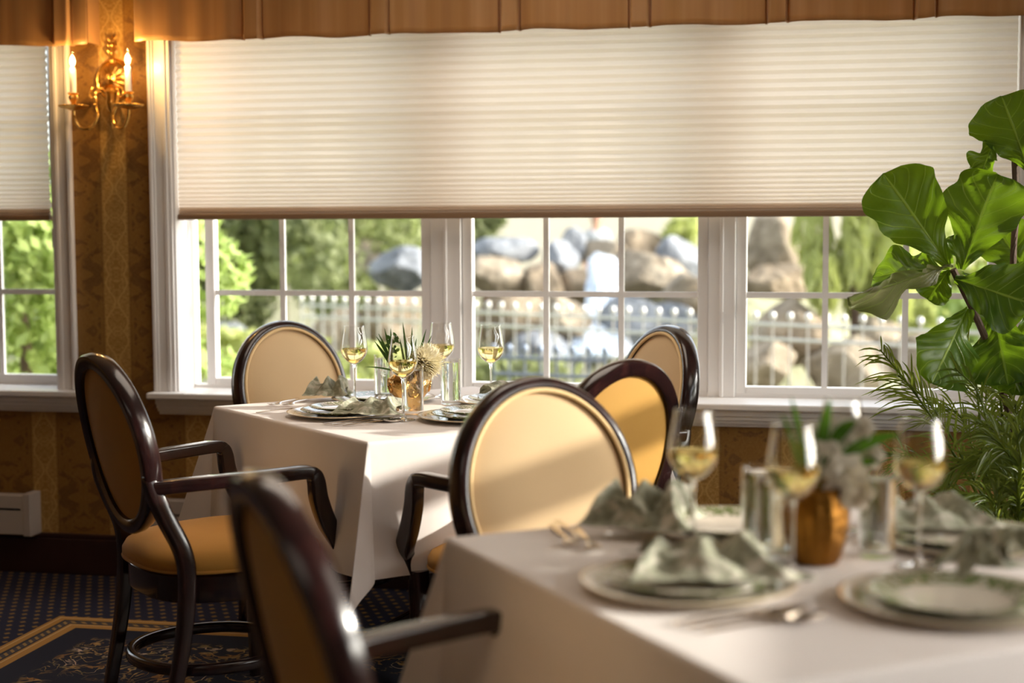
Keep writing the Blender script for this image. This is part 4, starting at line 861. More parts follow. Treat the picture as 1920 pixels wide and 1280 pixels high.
FOLD_TALL = [-297,-162,142,-296,-159,171,-300,-161,204,-305,-170,239,-304,-156,264,-290,-133,282,-273,-108,299,-265,-80,292,-269,-44,298,-276,-10,295,-282,20,285,-282,40,261,-280,61,234,-277,83,211,-276,106,194,
-277,139,186,-273,171,178,-269,198,166,-263,201,132,-256,217,104,-250,235,80,-244,254,61,-235,279,43,-227,305,26,-216,332,9,-272,-151,147,-272,-151,176,-277,-154,208,-283,-160,242,-280,-157,268,
-269,-137,291,-263,-107,280,-251,-80,275,-253,-46,283,-256,-11,291,-263,20,285,-263,35,259,-262,54,228,-260,74,203,-260,96,187,-259,131,191,-257,164,188,-253,191,178,-247,194,145,-240,208,117,
-235,229,96,-231,249,79,-222,274,63,-213,299,47,-203,329,33,-245,-144,153,-249,-148,182,-255,-152,213,-261,-155,245,-257,-154,270,-247,-131,289,-245,-107,266,-240,-81,254,-241,-48,263,-242,-14,274,
-243,18,283,-244,32,258,-243,48,225,-242,66,197,-242,87,181,-240,120,190,-240,153,195,-236,182,190,-231,188,160,-225,205,134,-228,230,119,-224,249,102,-215,273,87,-202,295,71,-187,323,58,
-218,-146,158,-225,-147,188,-232,-151,218,-239,-156,248,-235,-151,272,-226,-124,283,-224,-106,256,-223,-82,238,-223,-51,250,-223,-19,265,-224,13,280,-224,29,259,-224,43,227,-223,58,196,-223,78,178,
-222,109,186,-221,141,194,-220,171,201,-216,188,178,-210,202,152,-217,227,140,-218,247,126,-204,269,112,-190,291,97,-170,313,81,-189,-145,162,-199,-144,193,-208,-149,222,-216,-154,250,-212,-147,272,
-205,-118,277,-203,-101,249,-203,-83,226,-203,-55,242,-203,-23,260,-204,8,278,-205,25,261,-204,39,230,-204,51,196,-203,69,176,-203,98,187,-202,129,198,-201,158,209,-198,180,192,-194,201,171,
-197,213,145,-198,231,131,-192,260,135,-175,280,120,-154,298,104,-159,-147,168,-172,-142,197,-183,-146,226,-192,-152,253,-189,-141,272,-184,-112,269,-182,-93,243,-183,-84,217,-183,-58,237,-183,-28,255,
-184,2,276,-184,19,261,-184,32,229,-184,43,195,-183,61,175,-184,87,191,-183,117,204,-182,145,216,-178,166,198,-176,183,173,-179,195,148,-179,213,135,-178,240,150,-162,266,144,-142,285,130,
-135,-164,175,-145,-146,201,-157,-143,230,-168,-149,256,-166,-134,271,-162,-107,260,-162,-96,232,-163,-85,209,-162,-61,230,-163,-32,250,-163,-5,272,-164,12,257,-164,22,224,-164,34,190,-163,51,172,
-164,76,193,-162,105,209,-163,131,224,-159,150,203,-157,165,175,-160,175,148,-160,193,138,-163,218,159,-151,246,164,-133,268,155,-125,-188,190,-126,-164,213,-132,-143,235,-144,-145,261,-144,-127,268,
-141,-105,250,-141,-93,223,-142,-86,199,-142,-63,221,-142,-38,243,-143,-12,266,-143,4,250,-143,14,217,-143,26,183,-142,42,167,-143,66,191,-143,91,213,-142,116,230,-140,133,208,-139,146,178,
-141,156,149,-141,173,140,-145,194,164,-139,221,179,-124,246,178,-115,-209,208,-121,-184,230,-121,-161,250,-122,-139,269,-122,-124,260,-120,-104,240,-121,-96,211,-121,-86,188,-121,-65,209,-121,-42,233,
-121,-18,258,-122,-4,242,-122,6,209,-122,17,175,-121,32,160,-122,55,186,-122,77,212,-121,101,232,-120,115,211,-120,126,181,-121,138,152,-121,153,143,-122,174,166,-124,195,190,-114,220,198,
-100,-192,188,-100,-172,216,-100,-152,238,-100,-133,259,-100,-118,253,-100,-106,228,-100,-96,199,-100,-84,174,-100,-65,194,-100,-45,220,-100,-24,247,-100,-11,233,-100,0,201,-100,10,168,-100,24,154,
-100,44,180,-100,64,206,-100,84,232,-100,97,213,-100,108,186,-100,119,157,-100,134,149,-100,153,172,-100,173,195,-100,192,214,-78,-173,173,-78,-155,202,-78,-139,225,-78,-122,247,-78,-109,243,
-78,-99,219,-78,-89,188,-78,-79,160,-78,-63,179,-78,-45,206,-78,-28,235,-78,-16,222,-78,-6,192,-78,4,163,-78,16,150,-78,33,176,-78,50,203,-78,67,230,-78,79,213,-78,89,189,
-78,99,162,-78,112,156,-78,129,179,-78,146,203,-78,162,222,-56,-188,173,-56,-171,201,-56,-154,222,-56,-137,244,-56,-123,242,-56,-110,219,-56,-98,189,-56,-86,160,-56,-70,179,-56,-53,206,
-56,-35,233,-56,-22,221,-56,-10,194,-56,3,169,-56,16,159,-56,33,183,-56,50,207,-56,67,232,-56,80,217,-56,93,195,-56,106,171,-56,120,166,-56,137,188,-56,153,212,-56,170,232,
-32,-210,175,-33,-193,201,-34,-176,221,-33,-158,242,-33,-142,240,-40,-133,217,-47,-123,187,-37,-100,170,-38,-83,191,-32,-59,212,-33,-42,237,-33,-29,223,-35,-7,204,-34,5,181,-34,21,173,
-37,30,200,-34,51,217,-33,71,235,-33,88,221,-31,99,200,-36,119,184,-44,131,191,-41,158,199,-51,184,210,-27,170,217,-41,-194,151,-46,-180,178,-33,-165,194,-23,-171,219,-14,-160,231,
-15,-139,215,-27,-138,187,-19,-112,182,-16,-90,201,-17,-71,227,-9,-44,235,-15,-23,237,-12,-9,213,-11,6,193,-13,24,186,-16,33,212,-18,46,234,-10,71,233,-10,90,219,-11,112,207,
-20,134,199,-27,150,202,-32,166,224,-41,164,194,-20,189,195,-13,-186,145,-25,-199,171,-13,-176,177,-11,-188,201,-2,-179,216,7,-154,217,-3,-146,190,-12,-126,204,0,-101,220,10,-70,222,
17,-49,240,11,-27,239,1,0,235,6,12,212,8,30,200,6,33,227,0,57,218,16,73,230,10,98,234,2,121,230,-8,145,224,-8,164,221,-20,158,196,-24,178,173,-3,206,174,
-30,-188,125,-18,-208,146,-1,-191,159,2,-203,184,11,-192,199,24,-170,212,20,-149,190,9,-126,192,19,-98,205,32,-76,224,39,-50,234,33,-27,235,25,0,234,16,26,232,29,22,211,
13,43,205,15,69,205,36,78,218,32,104,223,24,129,221,12,151,209,-6,151,197,-11,162,171,-7,187,153,19,213,157,-23,-196,101,-11,-216,123,9,-207,140,14,-218,167,24,-206,183,
36,-180,194,42,-150,198,31,-129,186,41,-103,201,50,-76,211,51,-48,216,36,-29,213,40,-2,217,37,25,219,30,46,210,22,54,186,34,78,192,57,82,206,54,109,212,32,120,198,
12,137,186,-1,147,170,5,166,148,15,194,136,42,219,140,-16,-201,77,-5,-221,99,10,-225,124,26,-230,150,37,-217,166,48,-188,176,57,-158,184,51,-132,178,60,-104,190,62,-76,194,
58,-49,196,41,-31,193,38,-3,194,49,22,199,47,45,194,40,58,171,54,81,178,78,84,193,72,112,193,50,125,178,26,136,162,16,152,147,31,177,137,39,204,120,67,227,124,
-9,-205,53,6,-219,77,21,-221,102,36,-234,129,49,-223,147,53,-190,154,67,-163,165,71,-137,170,69,-105,171,66,-77,173,64,-50,176,46,-31,173,44,-4,174,60,17,180,53,39,172,
57,62,156,75,81,166,99,88,180,91,115,175,71,130,159,46,142,141,36,158,124,46,185,109,70,209,109,90,235,106,-7,-223,35,15,-215,54,31,-220,80,46,-235,106,60,-225,127,
62,-192,134,68,-162,144,56,-139,155,61,-107,151,55,-79,156,68,-54,156,50,-34,153,50,-6,154,69,13,161,62,37,152,75,61,144,96,72,160,119,91,167,110,115,157,92,134,141,
69,148,122,59,165,104,71,193,91,92,219,89,112,244,88,-11,-245,23,14,-229,34,31,-234,60,56,-234,84,71,-226,106,72,-193,114,61,-163,124,46,-143,137,51,-109,133,52,-80,135,
72,-59,137,55,-37,133,55,-8,134,78,8,142,75,34,134,95,55,134,116,65,152,136,90,151,128,115,139,113,136,123,92,153,104,82,171,86,95,199,74,114,227,70,134,252,69,
-15,-270,20,12,-253,27,39,-237,37,57,-222,63,77,-227,84,70,-193,92,53,-167,105,36,-148,120,38,-112,118,55,-86,115,77,-65,117,60,-41,114,60,-11,114,85,3,122,90,31,117,
115,46,126,137,59,142,151,86,134,146,114,123,133,137,107,114,157,88,105,176,68,118,204,58,136,233,53,154,260,49,-19,-295,17,10,-277,22,39,-260,33,58,-246,59,82,-228,61,
65,-198,72,44,-174,87,26,-155,104,36,-119,98,59,-94,96,82,-73,98,66,-47,95,64,-15,94,85,5,101,107,25,105,132,31,124,152,54,126,165,82,118,154,108,104,152,137,92,
136,159,73,128,179,52,141,208,43,158,237,36,176,266,30,-22,-320,14,7,-301,24,32,-282,41,64,-267,50,75,-239,42,57,-209,54,35,-184,71,17,-161,86,34,-128,80,64,-107,81,
86,-83,80,73,-54,76,73,-21,77,97,-11,94,121,9,98,147,22,111,166,48,110,178,76,102,163,100,85,165,130,74,159,159,59,151,180,37,165,210,29,182,239,23,202,269,16,
-25,-344,16,2,-324,30,33,-305,40,61,-283,33,64,-252,27,47,-220,37,27,-190,52,9,-167,69,37,-143,67,66,-119,65,88,-94,63,85,-61,62,80,-28,59,106,-20,76,131,-8,91,
151,18,92,162,49,90,189,68,87,173,90,69,174,120,55,176,151,43,174,177,25,189,207,20,207,237,15,228,267,10,-23,-367,22,7,-346,27,36,-323,26,49,-291,15,45,-259,17,
31,-226,24,11,-197,40,-2,-167,50,29,-147,47,58,-124,45,83,-101,43,89,-69,43,87,-35,40,113,-25,57,115,-2,79,136,22,76,161,42,70,193,50,74,183,75,56,185,104,41,
188,135,29,194,164,19,210,194,15,229,223,12,250,253,10,-18,-387,34,10,-368,19,19,-334,12,27,-300,9,23,-268,9,13,-234,13,-3,-203,25,-11,-170,31,17,-148,29,45,-126,26,
71,-102,25,91,-77,23,102,-47,30,113,-17,38,102,1,62,130,16,57,161,27,54,194,31,61,195,57,43,200,87,32,206,120,23,213,150,16,230,179,12,250,208,12,271,238,10,
-27,-407,22,-11,-378,9,-4,-343,10,2,-309,9,0,-277,9,-9,-243,9,-16,-209,9,-16,-175,11,6,-150,9,30,-125,10,55,-101,9,74,-75,9,91,-47,12,100,-16,21,95,7,43,
127,1,41,160,7,42,195,14,43,212,40,38,216,71,25,222,104,17,230,135,9,248,163,10,270,192,11,290,221,9]
NAP = {}
for k_, v_ in (('a', FOLD_WIDE), ('b', FOLD_FLAT), ('c', FOLD_TALL)):
    NAP[k_] = ([(v_[i]/2500, v_[i+1]/2500, v_[i+2]/2500) for i in range(0, len(v_), 3)],
               [(i*25+j, (i+1)*25+j, (i+1)*25+j+1, i*25+j+1) for i in range(27) for j in range(24)])
def napkin(loc, rz, kind, s, label, sz=1, tilt=0):
    v, f = NAP[kind]; m = MB(); m.add([(x*s, y*s, (z-.003)*s*sz+.0015) for x, y, z in v], f)
    o = m.obj('napkin', M['napkin'], None, angle=None, loc=loc, rotz=rz, solid=.0016, subsurf=2)
    o.rotation_euler = (0, tilt, rz)
    return tag(o, label, 'napkin', 'sage napkins on the two tables')
CW = math.radians(11.5)
napkin(t1(.385, .240, .780), CW+1.35, 'b', .70, 'sage napkin draped across the front left setting of the far table', .95)
napkin(t1(.845, .345, .780), CW+1.45, 'b', .50, 'puffed sage napkin at the back left of the far table, before the window chair', 1.9)
napkin(t1(.50, .745, .782), CW+.5, 'a', .42, 'small sage napkin at the back right of the far table beside the rightmost wine glass', 1.1)
napkin(t2(.115, .335, .778), CW+1.2, 'b', .70, 'large dark blurred sage napkin on the near table in front of the centre chair', 1.75)
napkin(t2(.470, .245, .782), CW+1.6, 'b', .88, 'pale blurred sage napkin across the front left charger of the near table', .85)
napkin(t2(.665, .590, .780), CW+1.9, 'c', .58, 'blurred napkin standing up behind the right front plate of the near table', 1.2)
napkin(t2(.330, .790, .782), CW+1.7, 'b', .72, 'pale blurred napkin at the back right of the near table, against the palm')

# ---------------------------------------------------------------- cutlery
def strip(m, pts, wd, th=.0016):
    """flat ribbon along pts (y,z) with half widths"""
    n = len(pts); vs = []
    for (y, z), w_ in zip(pts, wd):
        vs += [(-w_, y, z), (-w_*.5, y, z+th), (w_*.5, y, z+th), (w_, y, z), (w_*.5, y, z-th*.2), (-w_*.5, y, z-th*.2)]
    fs = [(i*6+k, i*6+(k+1) % 6, (i+1)*6+(k+1) % 6, (i+1)*6+k) for i in range(n-1) for k in range(6)]
    fs += [tuple(range(6))[::-1], tuple((n-1)*6+k for k in range(6))]
    m.add(vs, fs)
def make_cut(kind, label, group):
    t = thing(kind, label, kind, (0, 0, 0), 0, group)
    h = MB(); strip(h, [(-.10, .002), (-.095, .0025), (-.06, .004), (-.02, .005), (.02, .006)], [.004, .0075, .006, .004, .003]); h.obj('handle', M['steel'], t)
    b = MB()
    if kind == 'fork':
        strip(b, [(.02, .006), (.035, .0055), (.045, .004), (.058, .003)], [.003, .005, .011, .012])
        for k in range(4):
            x = (k-1.5)*.0066; b.tube([(x, .056, .0035), (x, .075, .004), (x, .098, .008)], [.0016, .0014, .0008], 6)
        b.obj('tines', M['steel'], t)
    elif kind == 'spoon':
        n = 20
        def fn(a, c):
            y = .02+.075*a; w_ = .018*math.sin(PI*min(1, a*.96+.04)**.8)+.0025*(1-a); v = c*2-1
            return (w_*v, y, .006+.002-.009*math.sin(PI*a)*(1-v*v*.9))
        b.grid(fn, n, 10); b.obj('spoon_bowl', M['steel'], t, angle=None, solid=.0012)
    else:
        strip(b, [(.02, .006), (.03, .0055), (.05, .004), (.09, .004), (.115, .004), (.125, .004)], [.003, .007, .009, .010, .008, .001], .001); b.obj('blade', M['steel'], t)
    return t
cut = {k: make_cut(k, l, g) for k, l, g in (('fork', 'silver fork lying by the left edge of the far table beside the front charger', 'forks on the tables'), ('spoon', 'silver spoon beside the nearest wine glass on the far table, bowl toward the glass', 'spoons on the tables'), ('knife', 'silver knife beside the spoon at the front left setting of the far table', 'knives on the tables'))}
def put(k, p, rz, label=None):
    if label is None: o = cut[k]; o.location = p; o.rotation_euler = (0, 0, rz)
    else: dup(cut[k], p, rz, label)
aE2 = face(E2); aG2 = face(G2); aE1 = face(-E1); aG1 = face(G1)
put('fork', t1(.690, .115, .762), aE2+.05); put('spoon', t1(.315, .165, .762), aE2); put('knife', t1(.345, .155, .762), aE2)
put('spoon', t1(.285, .185, .762), aE2-.05, 'second silver spoon on the far table, closest to its front corner')
put('fork', t1(.875, .20, .762), aE1-.9, 'silver fork near the back left corner of the far table, in shade')
put('fork', t1(.850, .23, .762), aE1-.85, 'second silver fork by the back left corner of the far table under the puffed napkin')
put('spoon', t2(.690, .165, .762), aG2, 'blurred spoon in the sun patch on the near table, bowl toward the vase')
put('knife', t2(.665, .155, .762), aG2, 'blurred knife next to the charger on the near table')
put('spoon', t2(.720, .175, .762), aG2-.05, 'second blurred spoon in the sun patch, nearest the front edge of the near table')
put('fork', t2(.06, .205, .762), aG1-.2, 'blurred fork at the back left corner of the near table')
put('fork', t2(.09, .175, .762), aG1-.25, 'second blurred fork at the back left corner of the near table')
put('fork', t2(.13, .20, .762), aG1-.3, 'third blurred fork near the dark napkin on the near table')

# ---------------------------------------------------------------- vases with flowers
def blade(m, p0, p1, w_, bend=(0, 0, 0), n=6, up=Vector((0, 0, 1))):
    p0, p1 = Vector(p0), Vector(p1); mid = (p0+p1)/2+Vector(bend); b = len(m.v)
    for i in range(n+1):
        q = i/n; c = p0*(1-q)**2+mid*2*q*(1-q)+p1*q*q; tg = (mid-p0)*(1-q)+(p1-mid)*q; sd = tg.cross(up)
        if sd.length < 1e-6: sd = Vector((1, 0, 0))
        sd.normalize(); ww = w_*math.sin(PI*min(.98, .12+.86*q))**.8
        m.v += [tuple(c-sd*ww), tuple(c+tg.cross(sd).normalized()*ww*.25), tuple(c+sd*ww)]
    for i in range(n):
        a = b+3*i; m.f += [(a, a+1, a+4, a+3), (a+1, a+2, a+5, a+4)]
def vase1():
    p = t1(.552, .454); t = thing('flower_vase', 'gold embossed vase with cream chrysanthemum and palm leaves on the far table', 'vase', p)
    m = MB(); m.lathe([(0, 0), (.036, 0), (.036, .004), (.027, .008), (.025, .013), (.040, .024), (.055, .044), (.0625, .066), (.0625, .082), (.054, .096), (.041, .105), (.036, .110), (.041, .117), (.038, .117), (.033, .109), (.036, .095), (0, .02)], 56)
    body = m.obj('vase_body', M['vasegold'], t)
    for k in range(4):      # raised scrolls
        s = MB(); a0 = k*PI/2+.5; pts = []
        for i in range(40):
            q = i/39; rr = .027*(1-.75*q); an = q*9+1; x_ = rr*math.cos(an); z_ = .064+rr*.95*math.sin(an)
            rad = .0632-22*(z_-.073)**2*(.55 if z_ > .073 else .38); a = a0+x_/.060
            pts.append((rad*math.cos(a), rad*math.sin(a), z_))
        s.tube(pts, .0035, 6); s.obj('scroll_relief', M['vasegold'], body)
    # chrysanthemum
    rnd = random.Random(5); c = Vector((.058, -.016, .138)); m = MB()
    for k in range(640):
        z = 1-2*(k+.5)/640; a = k*2.39996; d = Vector((math.sqrt(1-z*z)*math.cos(a), math.sqrt(1-z*z)*math.sin(a), z))
        L = .056*rnd.uniform(.85, 1.1); blade(m, c+d*.012, c+d*L, .0052, d.cross(Vector((rnd.uniform(-1, 1), rnd.uniform(-1, 1), 1))).normalized()*.012, 4, Vector((.3, .2, 1)))
    m.obj('chrysanthemum', M['petal'], t, angle=None)
    m = MB(); m.tube([(0, 0, .05), (.018, -.005, .10), (.045, -.01, .125)], .0025, 6); m.obj('flower_stem', M['stemgreen'], t)
    # palm leaf blades: upright and a left fan
    m = MB(); R = Vector((math.cos(CW), math.sin(CW), 0)); U = Vector((0, 0, 1)); o0 = Vector((0, 0, .13))
    o0 = Vector((0, 0, .10)); fan = [(-.103, .198), (-.10, .212), (-.088, .222), (-.073, .238), (-.057, .236), (-.094, .188), (-.085, .200), (-.03, .205), (-.015, .256), (.010, .240), (.020, .205), (.055, .235), (.068, .215), (.035, .19), (-.006, .20)]
    for i, (dx, dz) in enumerate(fan):
        bx = -.055 if dx < -.05 else dx*.4
        blade(m, o0+R*bx*.9+U*(.02 if dx < -.05 else 0)+Vector((0, .01*math.sin(i), 0)), R*dx+U*dz+Vector((0, .012*math.sin(i*2.1), 0)), .0036, U*.008, 6, Vector((.2, -1, .1)))
    blade(m, o0+R*-.02, R*-.128+U*.122+Vector((0, -.01, 0)), .0026, U*.012, 6, Vector((.2, -1, .1)))
    m.obj('palm_leaves', M['bladeleaf'], t, angle=None)
    m = MB(); rnd = random.Random(9)
    for k in range(26):
        x, y, z = rnd.gauss(-.048, .010), rnd.gauss(0, .01), rnd.gauss(.178, .018); blade(m, (x, y, z), (x+rnd.uniform(-.012, .012), y+rnd.uniform(-.01, .01), z+rnd.uniform(.0, .016)), .005, (0, 0, .002), 3, Vector((.2, -1, .1)))
    m.obj('filler_greenery', M['bladeleaf'], t, angle=None)
def vase2():
    p = t2(.434, .455); t = thing('flower_pot', 'gold pot of white blossoms and long green leaves on the near table, blurred', 'vase', p)
    m = MB(); m.lathe([(0, 0), (.036, 0), (.042, .01), (.052, .05), (.054, .08), (.050, .105), (.043, .118), (.046, .124), (.042, .124), (.040, .112), (0, .02)], 120, flute=.018, fn=12); m.obj('pot_body', M['oldgold'], t)
    rnd = random.Random(7); R = Vector((math.cos(CW), math.sin(CW), 0)); U = Vector((0, 0, 1))
    for (dx, dy, z, r) in ((.015, 0, .165, .030), (.050, -.02, .150, .027), (.035, .02, .200, .028), (.068, 0, .112, .026), (.040, -.03, .120, .024), (.088, .02, .170, .022), (.0, .02, .20, .022), (.075, .01, .215, .018)):
        r *= 1.2; c = R*dx+Vector((0, dy, 0))+U*z; m = MB(); f0 = Vector((rnd.uniform(-.4, .4), -1, rnd.uniform(-.1, .6))).normalized()
        s1 = f0.cross(U).normalized(); s2 = s1.cross(f0)
        for ring, (cnt, rr, lift) in enumerate(((6, 1, .15), (5, .62, .5))):
            for k in range(cnt):
                a = 2*PI*k/cnt+ring*.5; d = s1*math.cos(a)+s2*math.sin(a)
                b0 = len(m.v); side = f0.cross(d)
                for i in range(6):
                    q = i/5
                    for jj in range(5):
                        v = jj/2-1; ww = r*rr*.52*math.sin(PI*min(.97, .1+q*.85)); m.v.append(tuple(c+d*r*rr*q+side*ww*v+f0*(r*lift*q*q+.15*ww*v*v)))
                m.f += [(b0+i*5+j, b0+(i+1)*5+j, b0+(i+1)*5+j+1, b0+i*5+j+1) for i in range(5) for j in range(4)]
        m.obj('blossom', M['petalwhite'], t, angle=None)
    for (a, b, w_) in (((.03, .16), (.135, .205), .010), ((.0, .13), (.022, .262), .010), ((-.01, .12), (-.04, .265), .006), ((.02, .18), (.065, .225), .010), ((-.02, .13), (-.055, .24), .004), ((-.01, .12), (.0, .20), .006), ((.05, .14), (.10, .16), .008)):
        m = MB(); blade(m, R*a[0]+U*a[1], R*b[0]+U*b[1], w_, U*.02, 8, Vector((0, -1, .2))); m.obj('long_leaf', M['figleafplain'], t, angle=None)
    m = MB(); m.tube([(0, 0, .05), (.01, 0, .15), (.04, 0, .2)], .002, 6); m.tube([(0, 0, .05), (.03, 0, .15), (.07, .01, .19)], .002, 6); m.obj('flower_stem', M['stemgreen'], t)
M['figleafplain'] = m_leaf('plain green leaf', (.03, .11, .012), (.06, .16, .02), (.15, .34, .03), False)
vase1(); vase2()

# ---------------------------------------------------------------- camera-side helper for plant poses (world points)
def W(px, py, D):   # world point for an image position at depth D, used to read positions off the photograph
    F, PITCH, ROLL, YAW = 2800.0, math.atan(215/2800), math.radians(-0.25), math.radians(11.5)
    f = Vector((0, math.cos(PITCH), -math.sin(PITCH))); u = Vector((0, math.sin(PITCH), math.cos(PITCH))); r = Vector((1, 0, 0))
    r2 = r*math.cos(ROLL)+u*math.sin(ROLL); u2 = u*math.cos(ROLL)-r*math.sin(ROLL); Z = Matrix.Rotation(YAW, 3, 'Z')
    d = Z@f+(Z@r2)*((px-960)/F)-(Z@u2)*((py-640)/F); return Vector((0, 0, 1.30))+d*D

# ---------------------------------------------------------------- fiddle leaf fig
def fig():
    Wo = W
    def Wf(px, py, D): return Wo(px, py, D*.945)
    base = Wf(1990, 1100, 4.62); base.z = 0
    t = thing('fiddle_leaf_fig', 'tall fiddle leaf fig with broad green leaves at the right edge, before the window', 'plant', base)
    m = MB(); m.lathe([(0, 0), (.13, 0), (.17, .30), (.18, .31), (.165, .31), (.15, .27), (0, .27)], 40); m.obj('pot', M['pot'], t)
    m = MB(); m.lathe([(0, .262), (.152, .275), (0, .28)], 32); m.obj('soil', M['soil'], t)
    node = Wf(1787, 505, 4.30)-base; n2 = Wf(1905, 380, 4.35)-base
    m = MB(); m.tube(spline([(0, 0, .27), tuple((Wf(1900, 800, 4.45)-base)), tuple(Wf(1850, 640, 4.34)-base), tuple(node)], 8), .010, 8); 
    m.tube(spline([(.02, 0, .27), tuple(Wf(1935, 780, 4.5)-base), tuple(Wf(1900, 600, 4.40)-base), tuple(Wf(1900, 480, 4.36)-base), tuple(n2), tuple(Wf(1900, 250, 4.36)-base)], 8), .009, 8); m.obj('trunk', M['bark'], t)
    def leaf(b, tip, wid, nrm, seed, curl=.15, droop=.03, mt='figleaf', cup=.08):
        b, tip = Vector(b)-base, Vector(tip)-base; ax = tip-b; L = ax.length; ax.normalize(); nr = Vector(nrm); nr = (nr-ax*nr.dot(ax)).normalized(); sd = ax.cross(nr).normalized()
        rnd = random.Random(seed); ph = [rnd.uniform(0, 6) for _ in range(4)]
        def fn(a, c):
            v = c*2-1; q = a
            prof = (.10+.90*min(1, q/.62)**1.15)*(1-max(0, (q-.60)/.40)**2.6)**.5 if q < 1 else 0
            if q > .999: prof = .02
            prof = min(prof, 1)*(1+.075*math.sin(q*15+ph[0]+(1.9 if v > 0 else 0))+.03*math.sin(q*37+ph[2]+(1 if v > 0 else 0)))
            ww = wid*.5*prof; rip = .017*math.sin(q*15+ph[1]+(2 if v > 0 else 0))*abs(v)**2
            tipn = .02*(q**6)*0
            z = cup*ww*abs(v)**1.2*1.2+rip-droop*q*q+curl*wid*.5*(v*abs(v))*q*.5-.0035*(1-min(1, abs(v)*8))
            z += .004*math.sin(6.5*2*PI*(q-.30*abs(v)))*min(1, abs(v)*3)*.6
            return b+ax*(L*q+ww*.10*(abs(v)**2)*(1 if q > .6 else -.0))+sd*ww*v+nr*z
        m = MB(); m.grid(fn, 34, 21, uv=lambda a, c: (a, c*2-1)); o = m.obj('leaf', M[mt], t, angle=None)
        return o
    cam = Vector((-.2, -1, .1))
    leaf(Wf(1778, 497, 4.28), Wf(1664, 325, 4.22), .215, (.1, -1, .25), 1, .25)
    leaf(Wf(1803, 505, 4.28), Wf(1868, 322, 4.26), .225, (-.25, -1, .15), 2, -.1)
    leaf(Wf(1790, 522, 4.26), Wf(1935, 568, 4.16), .205, (.0, -1, .30), 3, .1, .01)
    leaf(Wf(1815, 578, 4.30), Wf(1748, 718, 4.22), .195, (.30, -1, -.05), 4, .1, .0)
    leaf(Wf(1862, 580, 4.34), Wf(1890, 722, 4.28), .205, (-.2, -1, .2), 5, .1, .0)
    leaf(Wf(1778, 496, 4.26), Wf(1608, 570, 4.02), .150, (.30, -.85, -.62), 6, .5, .03, 'figdry', .3)
    leaf(Wf(1780, 505, 4.30), Wf(1632, 492, 4.40), .15, (.2, -.75, .65), 7, .3, .06)
    leaf(Wf(1780, 505, 4.30), Wf(1740, 562, 4.34), .10, (.3, -1, .5), 8, .4, .0)
    leaf(Wf(1930, 520, 4.45), Wf(1865, 420, 4.50), .17, (.0, -1, .1), 9, .1, .0)
    leaf(Wf(1930, 320, 4.33), Wf(1878, 180, 4.30), .215, (-.1, -1, .0), 10, .0, .0)
    leaf(Wf(1862, 262, 4.36), Wf(1838, 330, 4.32), .075, (-.5, -1, .2), 11, .6, .0, 'figleaf', .5)
    leaf(Wf(1925, 590, 4.42), Wf(1955, 700, 4.40), .20, (-.2, -1, .2), 12, .1, .0)
    leaf(Wf(1925, 640, 4.36), Wf(1900, 740, 4.34), .17, (-.2, -1, .3), 15, .1, .0)
    leaf(Wf(1800, 500, 4.33), Wf(1790, 440, 4.38), .07, (.2, -1, .2), 13, .3, .0)
    leaf(Wf(1806, 510, 4.36), Wf(1850, 590, 4.44), .12, (.3, -1, .5), 14, .2, .0)
fig()

